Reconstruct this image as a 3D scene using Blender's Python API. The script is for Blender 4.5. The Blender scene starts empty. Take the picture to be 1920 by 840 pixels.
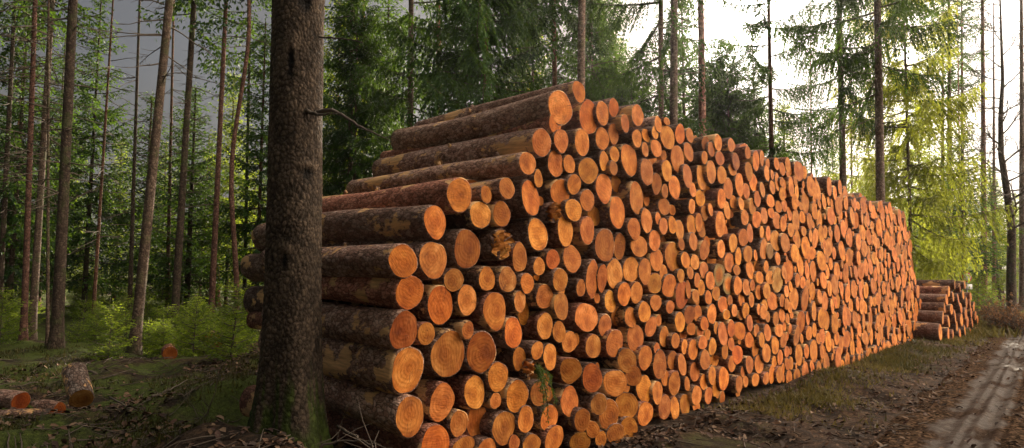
import bpy, math, random
import numpy as np
from mathutils import Vector, Matrix, Euler, noise as mnoise

random.seed(7)
RNG = np.random.default_rng(7)
PI = math.pi
scene = bpy.context.scene
COL = scene.collection

# ------------------------------------------------------------------ camera
FPX = 1234.0
CAMZ = 1.64
PITCH, YAW = 5.0, 42.5
cam_d = bpy.data.cameras.new('camera'); cam = bpy.data.objects.new('camera', cam_d)
COL.objects.link(cam); scene.camera = cam
cam.location = (0, 0, CAMZ)
cam.rotation_euler = Euler((math.radians(90 + PITCH), 0, math.radians(YAW)))
cam_d.sensor_width = 36; cam_d.lens = FPX / 1920 * 36
cam_d.clip_start = 0.05; cam_d.clip_end = 2000
RM = np.array(cam.rotation_euler.to_matrix())
CP = np.array([0, 0, CAMZ])
FWD = np.array([-math.sin(math.radians(YAW)), math.cos(math.radians(YAW))])

def ray(px, py):
    return RM @ np.array([(px - 960) / FPX, (420 - py) / FPX, -1.0])
def on_x(px, py, x):
    d = ray(px, py); return CP + d * (x / d[0])
def on_z(px, py, z):
    d = ray(px, py); return CP + d * ((z - CAMZ) / d[2])
def at_depth(px, py, Z):
    d = ray(px, py); k = Z / (d[0] * FWD[0] + d[1] * FWD[1]); return CP + d * k

# ------------------------------------------------------------------ tags / meshes
def tag(o, label=None, cat=None, group=None, kind=None):
    if label: o['label'] = label
    if cat: o['category'] = cat
    if group: o['group'] = group
    if kind: o['kind'] = kind
    return o

def mesh_np(name, V, quads=None, tris=None, mats=(), vec=None, col=None, smooth=False, midx=None):
    V = np.asarray(V, dtype=np.float32)
    me = bpy.data.meshes.new(name)
    nq = 0 if quads is None else len(quads); nt = 0 if tris is None else len(tris)
    me.vertices.add(len(V)); me.vertices.foreach_set('co', V.ravel())
    loops = []
    if nq: loops.append(np.asarray(quads, dtype=np.int32).ravel())
    if nt: loops.append(np.asarray(tris, dtype=np.int32).ravel())
    loops = np.concatenate(loops)
    me.loops.add(len(loops)); me.loops.foreach_set('vertex_index', loops)
    me.polygons.add(nq + nt)
    starts = np.concatenate([np.arange(nq) * 4, nq * 4 + np.arange(nt) * 3]).astype(np.int32)
    me.polygons.foreach_set('loop_start', starts)
    if smooth: me.polygons.foreach_set('use_smooth', np.ones(nq + nt, dtype=bool))
    if vec is not None:
        a = me.attributes.new('lc', 'FLOAT_VECTOR', 'POINT'); a.data.foreach_set('vector', np.asarray(vec, dtype=np.float32).ravel())
    if col is not None:
        c = np.asarray(col, dtype=np.float32)
        if c.shape[1] == 3: c = np.hstack([c, np.ones((len(c), 1), dtype=np.float32)])
        a = me.attributes.new('tint', 'FLOAT_COLOR', 'POINT'); a.data.foreach_set('color', c.ravel())
    for m in mats: me.materials.append(m)
    if midx is not None: me.polygons.foreach_set('material_index', np.asarray(midx, dtype=np.int32))
    me.update(calc_edges=True); me.validate()
    return me

def link(name, data, parent=None, loc=None):
    o = bpy.data.objects.new(name, data); COL.objects.link(o)
    if parent is not None: o.parent = parent
    if loc is not None: o.location = loc
    return o

class Acc:
    """collects pieces of geometry into one mesh"""
    def __init__(s): s.V = []; s.Q = []; s.T = []; s.A = []; s.C = []; s.n = 0; s.mq = []; s.mt = []
    def add(s, V, Q=None, T=None, A=None, C=None, m=0):
        V = np.asarray(V, dtype=np.float32); k = len(V)
        s.V.append(V)
        if Q is not None and len(Q): s.Q.append(np.asarray(Q) + s.n); s.mq.append(np.full(len(Q), m))
        if T is not None and len(T): s.T.append(np.asarray(T) + s.n); s.mt.append(np.full(len(T), m))
        s.A.append(V if A is None else np.asarray(A, dtype=np.float32))
        if C is None: C = np.ones((k, 3))
        C = np.asarray(C, dtype=np.float32)
        if C.ndim == 1: C = np.tile(C, (k, 1))
        s.C.append(C); s.n += k
    def mesh(s, name, mats, smooth=True):
        Q = np.concatenate(s.Q) if s.Q else None; T = np.concatenate(s.T) if s.T else None
        mi = np.concatenate(([] if not s.mq else [np.concatenate(s.mq)]) + ([] if not s.mt else [np.concatenate(s.mt)]))
        return mesh_np(name, np.concatenate(s.V), Q, T, mats, np.concatenate(s.A), np.concatenate(s.C), smooth, mi)

def tube(path, rad, seg=8, cap=True):
    P = np.asarray(path, float); n = len(P); rad = np.broadcast_to(np.asarray(rad, float), (n,))
    T = np.gradient(P, axis=0); T /= np.linalg.norm(T, axis=1)[:, None] + 1e-9
    up = np.array([0, 0, 1.0]) if abs(T[0][2]) < .9 else np.array([1.0, 0, 0])
    A = np.cross(T, up); A /= np.linalg.norm(A, axis=1)[:, None] + 1e-9
    B = np.cross(T, A)
    th = np.arange(seg) / seg * 2 * PI
    V = P[:, None, :] + rad[:, None, None] * (np.cos(th)[None, :, None] * A[:, None, :] + np.sin(th)[None, :, None] * B[:, None, :])
    i = np.arange(n - 1)[:, None] * seg; j = np.arange(seg)[None, :]; j2 = (j + 1) % seg
    Q = np.stack([i + j, i + j2, i + seg + j2, i + seg + j], -1).reshape(-1, 4)
    V = V.reshape(-1, 3); Tt = None
    if cap:
        V = np.vstack([V, P[0], P[-1]]); a = n * seg
        j = np.arange(seg); j2 = (j + 1) % seg
        Tt = np.vstack([np.stack([np.full(seg, a), j2, j], -1), np.stack([np.full(seg, a + 1), (n - 1) * seg + j, (n - 1) * seg + j2], -1)])
    return V, Q, Tt

# ------------------------------------------------------------------ numpy value noise
_H = np.random.default_rng(11).random((256, 256))
def vn(x, y, s=1.0, o=0):
    x = np.asarray(x, float) / s + 37.3 + o * 17.7; y = np.asarray(y, float) / s + 91.1 + o * 5.3
    xi = np.floor(x).astype(int); yi = np.floor(y).astype(int); fx = x - xi; fy = y - yi
    fx = fx * fx * (3 - 2 * fx); fy = fy * fy * (3 - 2 * fy)
    g = lambda a, b: _H[a % 256, b % 256]
    return ((g(xi, yi) * (1 - fx) + g(xi + 1, yi) * fx) * (1 - fy) + (g(xi, yi + 1) * (1 - fx) + g(xi + 1, yi + 1) * fx) * fy) * 2 - 1
def sst(a, b, x):
    t = np.clip((np.asarray(x, float) - a) / (b - a), 0, 1); return t * t * (3 - 2 * t)

def xw(y):                       # the wheel track's lateral place along the road
    y = np.asarray(y, float); return -1.15 - .055 * (y - 7.7)
def ground(x, y):
    x = np.asarray(x, float); y = np.asarray(y, float)
    forest = np.maximum(sst(-7.2, -8.4, x), sst(2.9, 2.2, y) * sst(-3.3, -4.3, x))
    forest = np.maximum(forest, sst(26.5, 29, y) * sst(-4, -6, x))
    road = sst(-1.1, -.7, x - xw(y)) * sst(3.4, 2.8, x - xw(y))
    pile = sst(-8.0, -7.2, x) * sst(-3.7, -4.2, x) * sst(2.4, 3.0, y) * sst(26, 25, y)
    free = (1 - .9 * road) * (1 - .9 * pile)
    h = .26 * forest + .25 * vn(x, y, 9) * forest
    h = h + .30 * np.exp(-(((x + 4.45) / .75) ** 2 + ((y - 2.35) / .75) ** 2)) * sst(2.95, 2.45, y) * sst(-3.4, -3.9, x)
    h = h + free * ((.07 + .06 * forest) * vn(x, y, 1.3) + (.045 + .03 * forest) * vn(x, y, .45, 1) + (.018 + .014 * forest) * vn(x, y, .16, 2))
    h = h + .12 * np.exp(-((x + 3.0 + .04 * y) / .45) ** 2) * sst(5, 9, y) * (.7 + .5 * vn(x, y, 1.5, 3)) * (1 - forest)
    h = h + .3 * sst(3.5, 6, x - xw(y))
    far = np.hypot(x, y)
    return h + sst(40, 140, far) * 3.0
def track(x, y):
    u = np.asarray(x, float) - xw(y) ; w = .03 * vn(0 * u, y, 5.0, 5)
    u = u + w
    z = 0
    for c, wd, dp in ((-.27, .07, .024), (-.12, .05, .014), (.06, .065, .024), (.2, .05, .013), (1.45, .1, .05), (1.65, .09, .045)):
        z = z - dp * np.exp(-((u - c) / wd) ** 2) + .012 * np.exp(-((u - c - wd * 1.6) / .03) ** 2) * (c < 1)
    return z + .003 * vn(x, y, .12, 7) + .006 * vn(x, y, .05, 8)

# ------------------------------------------------------------------ materials
class NT:
    def __init__(s, name):
        s.m = bpy.data.materials.new(name); s.m.use_nodes = True; s.t = s.m.node_tree; s.t.nodes.clear()
        s.out = s.t.nodes.new('ShaderNodeOutputMaterial')
    def n(s, typ, **kw):
        nd = s.t.nodes.new('ShaderNode' + typ)
        for k, v in kw.items():
            if k in nd.inputs.keys(): s.set(nd.inputs[k], v)
            else: setattr(nd, k, v)
        return nd
    def set(s, inp, v):
        if isinstance(v, bpy.types.NodeSocket): s.t.links.new(v, inp)
        else:
            if inp.type == 'RGBA' and len(v) == 3: v = (*v, 1)
            inp.default_value = v
    def noise(s, vec, scale, detail=4, rough=.55, out='Fac', dist=0):
        nd = s.n('TexNoise', Scale=scale, Detail=detail, Roughness=rough, Distortion=dist)
        if vec is not None: s.set(nd.inputs['Vector'], vec)
        return nd.outputs[out]
    def vor(s, vec, scale, feature='F1', out='Distance', rnd=1):
        nd = s.t.nodes.new('ShaderNodeTexVoronoi'); nd.feature = feature
        nd.inputs['Scale'].default_value = scale; nd.inputs['Randomness'].default_value = rnd
        s.set(nd.inputs['Vector'], vec); return nd.outputs[out]
    def math(s, op, a, b=0.0, clamp=False):
        nd = s.t.nodes.new('ShaderNodeMath'); nd.operation = op; nd.use_clamp = clamp
        s.set(nd.inputs[0], a); s.set(nd.inputs[1], b); return nd.outputs[0]
    def vmul(s, v, sc):
        nd = s.t.nodes.new('ShaderNodeVectorMath'); nd.operation = 'MULTIPLY'; s.set(nd.inputs[0], v); s.set(nd.inputs[1], sc); return nd.outputs[0]
    def ramp(s, fac, stops, interp='LINEAR'):
        nd = s.t.nodes.new('ShaderNodeValToRGB'); nd.color_ramp.interpolation = interp
        e = nd.color_ramp.elements
        while len(e) > 1: e.remove(e[-1])
        e[0].position, e[0].color = stops[0][0], (*c3(stops[0][1]), 1)
        for p, c in stops[1:]:
            x = e.new(p); x.color = (*c3(c), 1)
        s.set(nd.inputs[0], fac); return nd.outputs['Color']
    def mix(s, fac, a, b, mode='MIX'):
        nd = s.t.nodes.new('ShaderNodeMix'); nd.data_type = 'RGBA'; nd.blend_type = mode
        s.set(nd.inputs[0], fac); s.set(nd.inputs[6], a); s.set(nd.inputs[7], b); return nd.outputs[2]
    def attr(s, name, out='Vector'):
        nd = s.t.nodes.new('ShaderNodeAttribute'); nd.attribute_name = name; return nd.outputs[out]
    def bump(s, h, strength=.5, dist=.02, normal=None):
        nd = s.t.nodes.new('ShaderNodeBump'); nd.inputs['Strength'].default_value = strength; nd.inputs['Distance'].default_value = dist
        s.set(nd.inputs['Height'], h)
        if normal is not None: s.set(nd.inputs['Normal'], normal)
        return nd.outputs[0]
    def principled(s, **kw):
        p = s.t.nodes.new('ShaderNodeBsdfPrincipled')
        for k, v in kw.items(): s.set(p.inputs[k.replace('_', ' ')], v)
        s.t.links.new(p.outputs[0], s.out.inputs['Surface']); return p
def c3(c): return (c, c, c) if isinstance(c, (int, float)) else c

def mat_cut():
    t = NT('sawn_wood'); lc = t.attr('lc'); tint = t.attr('tint', 'Color')
    sx = t.n('SeparateXYZ', Vector=lc)
    yz = t.n('CombineXYZ', X=sx.outputs['Y'], Y=sx.outputs['Z'], Z=0.0).outputs[0]
    seed = sx.outputs['X']
    full = lc
    r = t.n('VectorMath', operation='LENGTH'); t.set(r.inputs[0], yz); r = r.outputs['Value']
    wob = t.noise(full, 5, 3)
    rr = t.math('ADD', r, t.math('MULTIPLY', wob, .05))
    rings = t.math('SINE', t.math('MULTIPLY', rr, 230.0))
    rings2 = t.noise(t.n('CombineXYZ', X=t.math('ADD', rr, t.math('MULTIPLY', t.noise(full, 14, 4, .6), .02)), Y=seed, Z=t.math('MULTIPLY', r, .6)).outputs[0], 55, 4, .7)
    base = t.ramp(t.noise(full, 9, 5, .6), [(.28, (.32, .090, .012)), (.5, (.57, .185, .026)), (.72, (.78, .32, .068))])
    heart = t.ramp(t.math('MULTIPLY', rr, 6.0), [(.0, (.75, .62, .5)), (.35, (.85, .75, .6)), (.62, (1, 1, 1)), (.9, (1.0, 1.0, 1.0)), (1.0, (.9, .8, .7))])
    col = t.mix(1.0, base, heart, 'MULTIPLY')
    rg = t.ramp(t.math('ADD', t.math('MULTIPLY', rings, .07), rings2), [(.2, (.72, .62, .5)), (.55, (1, 1, 1)), (.8, (1.1, 1.08, 1.05))])
    col = t.mix(.42, col, rg, 'MULTIPLY')
    # saw marks, direction turned by the seed
    rot = t.n('VectorRotate', Vector=yz, rotation_type='Z_AXIS'); t.set(rot.inputs['Angle'], t.math('MULTIPLY', seed, 3.7))
    rx = t.n('SeparateXYZ', Vector=rot.outputs[0])
    sw = t.n('CombineXYZ', X=rx.outputs['X'], Y=t.math('MULTIPLY', rx.outputs['Y'], .08), Z=seed).outputs[0]
    saw = t.noise(sw, 130, 2, .6)
    col = t.mix(.55, col, t.ramp(saw, [(.3, (.6, .5, .42)), (.55, (1, 1, 1)), (.8, (1.12, 1.1, 1.05))]), 'MULTIPLY')
    # radial cracks
    ang = t.math('ARCTAN2', sx.outputs['Z'], sx.outputs['Y'])
    an = t.noise(t.n('CombineXYZ', X=t.math('MULTIPLY', ang, 1.6), Y=seed, Z=t.math('MULTIPLY', r, 1.5)).outputs[0], 3.2, 3, .7)
    crack = t.ramp(an, [(.0, 1.0), (.318, 1.0), (.335, 0.0), (1, 0.0)])
    col = t.mix(t.math('MULTIPLY', crack, .55), col, (.09, .028, .012))
    # dirt, blue stain
    dirt = t.ramp(t.noise(full, 14, 6, .7), [(.56, 0.0), (.72, 1.0)])
    col = t.mix(t.math('MULTIPLY', dirt, .4), col, (.15, .055, .02))
    col = t.mix(1.0, col, tint, 'MULTIPLY')
    h = t.math('ADD', t.math('MULTIPLY', saw, .8), t.math('MULTIPLY', rings, .12))
    h = t.math('SUBTRACT', h, t.math('MULTIPLY', crack, 1.2))
    t.principled(Base_Color=col, Roughness=.82, Normal=t.bump(h, .7, .006), Specular_IOR_Level=.25)
    return t.m

def mat_bark(name, ek=.8, cells=26, stretch=.55, strip=.60, plate=((.035, .022, .016), (.13, .085, .062), (.23, .165, .125)), moss=.0, bd=.012, wood=(.46, .20, .075)):
    t = NT(name); lc = t.attr('lc'); tint = t.attr('tint', 'Color')
    wob = t.n('TexNoise', Scale=11.0, Detail=6.0, Roughness=.65); t.set(wob.inputs['Vector'], lc)
    v = t.n('VectorMath', operation='ADD'); t.set(v.inputs[0], t.vmul(lc, (stretch, 1, 1))); t.set(v.inputs[1], t.vmul(wob.outputs['Color'], (.05, .05, .05)))
    v = v.outputs[0]
    edge = t.vor(v, cells, 'DISTANCE_TO_EDGE'); cellc = t.vor(v, cells, 'F1', 'Color')
    e0 = t.ramp(edge, [(.0, 0.0), (.08, .6), (.3, 1.0)])
    e = t.math('ADD', e0, t.math('MULTIPLY', t.math('SUBTRACT', t.noise(lc, 17, 5, .7), .45), 1.6), True)
    fine = t.noise(lc, 60, 5, .65); mid = t.noise(lc, 4, 4, .6)
    cs = t.n('SeparateXYZ', Vector=cellc).outputs[0]
    f = t.math('ADD', t.math('MULTIPLY', cs, .35), t.math('ADD', t.math('MULTIPLY', fine, .45), t.math('MULTIPLY', mid, .35)))
    col = t.ramp(f, [(.25, plate[0]), (.55, plate[1]), (.85, plate[2])])
    col = t.mix(t.math('MULTIPLY', t.math('SUBTRACT', 1.0, e), ek), col, (.020, .011, .008))
    col = t.mix(1.0, col, tint, 'MULTIPLY')
    if moss:
        mm = t.ramp(t.noise(lc, 3.0, 5, .6), [(.52, 0.0), (.62, moss)])
        col = t.mix(mm, col, (.05, .075, .018))
    sm = 0.0
    h = t.math('ADD', t.math('MULTIPLY', e, .8), t.math('MULTIPLY', fine, .4))
    if strip < 1:
        n = t.noise(t.vmul(lc, (.75, 1, 1)), 3.1, 6, .66)
        sm = t.ramp(n, [(strip, 0.0), (strip + .025, 1.0)])
        wn = t.noise(t.vmul(lc, (.12, 1, 1)), 45, 4, .6)
        wc = t.ramp(wn, [(.3, tuple(c * .55 for c in wood)), (.6, wood), (.8, tuple(min(1, c * 1.4) for c in wood))])
        col = t.mix(sm, col, wc)
        h = t.math('MULTIPLY', h, t.math('SUBTRACT', 1.0, t.math('MULTIPLY', sm, .85)))
    t.principled(Base_Color=col, Roughness=.88, Normal=t.bump(h, .9, bd), Specular_IOR_Level=.25)
    return t.m

def mat_leaf(name, cols, trans=.5, tcol=(.25, .36, .04), rough=.6):
    t = NT(name); tint = t.attr('tint', 'Color')
    fr = t.n('SeparateXYZ', Vector=tint).outputs[0]
    col = t.ramp(fr, [(0, cols[0]), (.5, cols[1]), (1, cols[2])])
    p = t.t.nodes.new('ShaderNodeBsdfPrincipled'); t.set(p.inputs['Base Color'], col); p.inputs['Roughness'].default_value = rough
    p.inputs['Specular IOR Level'].default_value = .3
    tr = t.t.nodes.new('ShaderNodeBsdfTranslucent'); t.set(tr.inputs['Color'], t.mix(1.0, tcol, t.ramp(fr, [(0, .35), (1, 1.0)]), 'MULTIPLY'))
    mx = t.t.nodes.new('ShaderNodeMixShader'); mx.inputs[0].default_value = trans
    t.t.links.new(p.outputs[0], mx.inputs[1]); t.t.links.new(tr.outputs[0], mx.inputs[2]); t.t.links.new(mx.outputs[0], t.out.inputs['Surface'])
    return t.m

def mat_ground():
    t = NT('forest_floor'); P = t.n('TexCoord').outputs['Object']
    sx = t.n('SeparateXYZ', Vector=P)
    big = t.noise(P, .55, 4, .6); mid = t.noise(P, 3.0, 6, .65); fine = t.noise(P, 26, 6, .7); vf = t.noise(P, 90, 3, .7)
    soil = t.ramp(fine, [(.3, (.008, .005, .004)), (.55, (.026, .017, .011)), (.75, (.065, .040, .025))])
    lit = t.ramp(t.vor(P, 30, 'F1', 'Color'), [(.1, (.022, .013, .008)), (.5, (.080, .044, .024)), (.9, (.18, .11, .065))])
    col = t.mix(t.ramp(mid, [(.42, 0.0), (.6, .8)]), soil, lit)
    moss = t.ramp(fine, [(.25, (.018, .022, .006)), (.55, (.06, .085, .012)), (.8, (.15, .19, .03))])
    moss = t.mix(t.ramp(t.math('MULTIPLY', sx.outputs['X'], -.1), [(.30, .75), (.42, 0.0)]), moss, t.ramp(fine, [(.25, (.025, .018, .009)), (.55, (.05, .036, .018)), (.8, (.12, .085, .042))]))
    # more green in the left forest and along the bank by the wood pile
    left = t.math('MULTIPLY', t.ramp(t.math('MULTIPLY', sx.outputs['X'], -.1), [(.42, 0.0), (.62, .16)]), 1.0)
    bank = t.math('SUBTRACT', 1.0, t.math('ABSOLUTE', t.math('MULTIPLY', t.math('ADD', sx.outputs['X'], 3.2), 1.1)), True)
    bank = t.math('MULTIPLY', bank, .08)
    far = t.ramp(t.math('MULTIPLY', t.n('VectorMath', operation='LENGTH', Vector=P).outputs['Value'] if False else sx.outputs['Y'], .02), [(.0, 0.0), (.6, .1)])
    mk = t.math('ADD', t.math('ADD', t.math('MULTIPLY', big, .6), t.math('MULTIPLY', mid, .4)), t.math('ADD', left, bank))
    mk = t.ramp(mk, [(.585, 0.0), (.66, .9)])
    col = t.mix(mk, col, moss)
    h = t.math('ADD', t.math('MULTIPLY', mid, 1.2), t.math('ADD', t.math('MULTIPLY', fine, .8), t.math('MULTIPLY', vf, .3)))
    t.principled(Base_Color=col, Roughness=.93, Normal=t.bump(h, .9, .06), Specular_IOR_Level=.2)
    return t.m

def mat_road():
    t = NT('muddy_track'); P = t.n('TexCoord').outputs['Object']; U = t.attr('lc')
    su = t.n('SeparateXYZ', Vector=U)
    mid = t.noise(P, 2.2, 5, .6); fine = t.noise(P, 30, 6, .7); str_ = t.noise(t.vmul(P, (1, .12, 1)), 16, 5, .65)
    mud = t.ramp(t.math('ADD', t.math('MULTIPLY', fine, .5), t.math('MULTIPLY', str_, .5)), [(.3, (.018, .012, .009)), (.5, (.048, .033, .025)), (.72, (.12, .085, .064))])
    lit = t.ramp(t.vor(P, 34, 'F1', 'Color'), [(.1, (.012, .009, .007)), (.5, (.045, .03, .02)), (.9, (.15, .095, .06))])
    # worn band round each wheel track
    a = t.math('SUBTRACT', 1.0, t.math('MULTIPLY', t.math('ABSOLUTE', t.math('ADD', su.outputs['X'], .1)), 2.3), True)
    b = t.math('SUBTRACT', 1.0, t.math('MULTIPLY', t.math('ABSOLUTE', t.math('SUBTRACT', su.outputs['X'], 1.55)), 1.8), True)
    w = t.math('ADD', t.math('ADD', a, b), t.math('MULTIPLY', t.math('SUBTRACT', mid, .5), 1.2))
    w = t.ramp(w, [(.22, 0.0), (.42, 1.0)])
    col = t.mix(w, lit, mud)
    wet = t.ramp(t.math('ADD', t.noise(t.vmul(P, (1, .4, 1)), 2.3, 4, .6), t.math('MULTIPLY', w, .1)), [(.50, 0.0), (.60, 1.0)])
    wet = t.math('MULTIPLY', wet, w)
    col = t.mix(t.math('MULTIPLY', wet, .5), col, (.05, .038, .03))
    rough = t.math('SUBTRACT', .95, t.math('MULTIPLY', wet, .22))
    h = t.math('ADD', fine, t.math('MULTIPLY', str_, .6))
    t.principled(Base_Color=col, Roughness=rough, Normal=t.bump(h, .6, .02), Specular_IOR_Level=t.math('MULTIPLY', wet, .13))
    return t.m

def mat_flat(name, col, rough=.7, var=.3, scale=20):
    t = NT(name); n = t.noise(t.attr('lc'), scale, 4)
    c = t.mix(t.math('MULTIPLY', n, var), col, tuple(x * .25 for x in col)); t.principled(Base_Color=c, Roughness=rough); return t.m
def mat_tint(name, rough=.8):
    t = NT(name); c = t.attr('tint', 'Color'); n = t.noise(t.attr('lc'), 40, 3)
    c = t.mix(t.math('MULTIPLY', n, .6), c, (.02, .012, .008)); t.principled(Base_Color=c, Roughness=rough); return t.m

M_CUT = mat_cut()
M_LOGBARK = mat_bark('log_bark', ek=.85, cells=33, strip=.56, plate=((.09, .045, .030), (.29, .165, .118), (.46, .32, .25)), wood=(.75, .44, .20))
M_TRUNK = mat_bark('spruce_bark', cells=20, stretch=1, strip=2, plate=((.03, .020, .015), (.085, .058, .040), (.17, .12, .085)), moss=.4)
M_BIGTRUNK = mat_bark('near_bark', ek=.35, cells=30, stretch=.7, strip=2, plate=((.035, .026, .018), (.088, .064, .045), (.17, .125, .09)), moss=.0, bd=.004)
M_PINEBARK = mat_bark('red_bark', cells=14, stretch=1, strip=2, plate=((.05, .024, .018), (.15, .072, .05), (.26, .14, .10)))
M_TWIG = mat_flat('dead_twig', (.10, .075, .055), .85, .5)
M_NEEDLE = mat_leaf('spruce_needles', ((.006, .024, .008), (.016, .056, .012), (.042, .105, .018)), .38, (.16, .28, .02))
M_NEEDLE_Y = mat_leaf('light_spruce_needles', ((.03, .06, .008), (.07, .12, .018), (.14, .19, .03)), .5, (.44, .55, .03))  # lighter copy for spruces, their lit look put into the colour
M_DRAPE = mat_leaf('sun_tinted_needles', ((.018, .04, .008), (.05, .085, .014), (.12, .15, .028)), .55, (.50, .55, .05))  # sun glow on the hanging boughs painted into the needle colour
M_SAPL = mat_leaf('sapling_needles', ((.025, .06, .006), (.07, .13, .012), (.17, .23, .025)), .5, (.48, .62, .045))  # yellower green stands in for sun on the undergrowth
M_BROAD = mat_leaf('shrub_leaves', ((.02, .05, .01), (.05, .10, .02), (.10, .16, .03)), .5, (.35, .5, .06))
M_RUST = mat_leaf('dry_leaves', ((.05, .02, .012), (.14, .06, .03), (.25, .13, .06)), .35, (.4, .2, .08))
M_GRASS = mat_leaf('grass_blades', ((.022, .035, .008), (.060, .058, .016), (.16, .115, .05)), .35, (.22, .19, .045))
M_GROUND = mat_ground(); M_ROAD = mat_road(); M_LITTER = mat_tint('leaf_litter', .85)
SKY_K = .05
GLOW = (.075, .16, 5.0, .045, 4.2)          # broad glow, aureole, disc haze, grey cloud, added bright lobe for the log ends
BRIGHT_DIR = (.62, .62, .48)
EXPO = 1.35
COVER = .88
HAZE = .0003
# ------------------------------------------------------------------ ground and road
def make_setting():
    u = np.linspace(-1, 1, 440); k = 4.2
    g = 150 * np.sinh(k * u) / math.sinh(k)
    X, Y = np.meshgrid(g - 3.0, g + 7.0, indexing='ij')
    Z = ground(X, Y)
    rd = sst(-1.0, -.6, X - xw(Y)) * sst(3.2, 2.8, X - xw(Y)) * (Y > -14) * (Y < 75)
    Z = Z - .07 * rd
    n = len(g); i = np.arange(n - 1)[:, None] * n + np.arange(n - 1)[None, :]
    Q = np.stack([i, i + n, i + n + 1, i + 1], -1).reshape(-1, 4)
    V = np.stack([X, Y, Z], -1).reshape(-1, 3)
    me = mesh_np('ground', V, Q, None, [M_GROUND], V, None, True)
    tag(link('ground', me), kind='structure')
    ys = np.concatenate([np.linspace(-12, 3, 60)[:-1], np.linspace(3, 20, 560)[:-1], np.linspace(20, 70, 300)])
    us = np.linspace(-1.15, 3.3, 190)
    Y, U = np.meshgrid(ys, us, indexing='ij'); X = xw(Y) + U
    edge = sst(-1.15, -.75, U + .18 * vn(0 * U, Y, .8, 9)) * sst(3.3, 2.9, U)
    Z = ground(X, Y) + track(X, Y) * edge - .10 * (1 - edge) + .004
    V = np.stack([X, Y, Z], -1).reshape(-1, 3); n = len(us)
    i = np.arange(len(ys) - 1)[:, None] * n + np.arange(n - 1)[None, :]
    Q = np.stack([i, i + 1, i + n + 1, i + n], -1).reshape(-1, 4)
    A = np.stack([U, Y, 0 * U], -1).reshape(-1, 3)
    tag(link('road', mesh_np('road', V, Q, None, [M_ROAD], A, None, True)), kind='structure')
make_setting()

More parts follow.
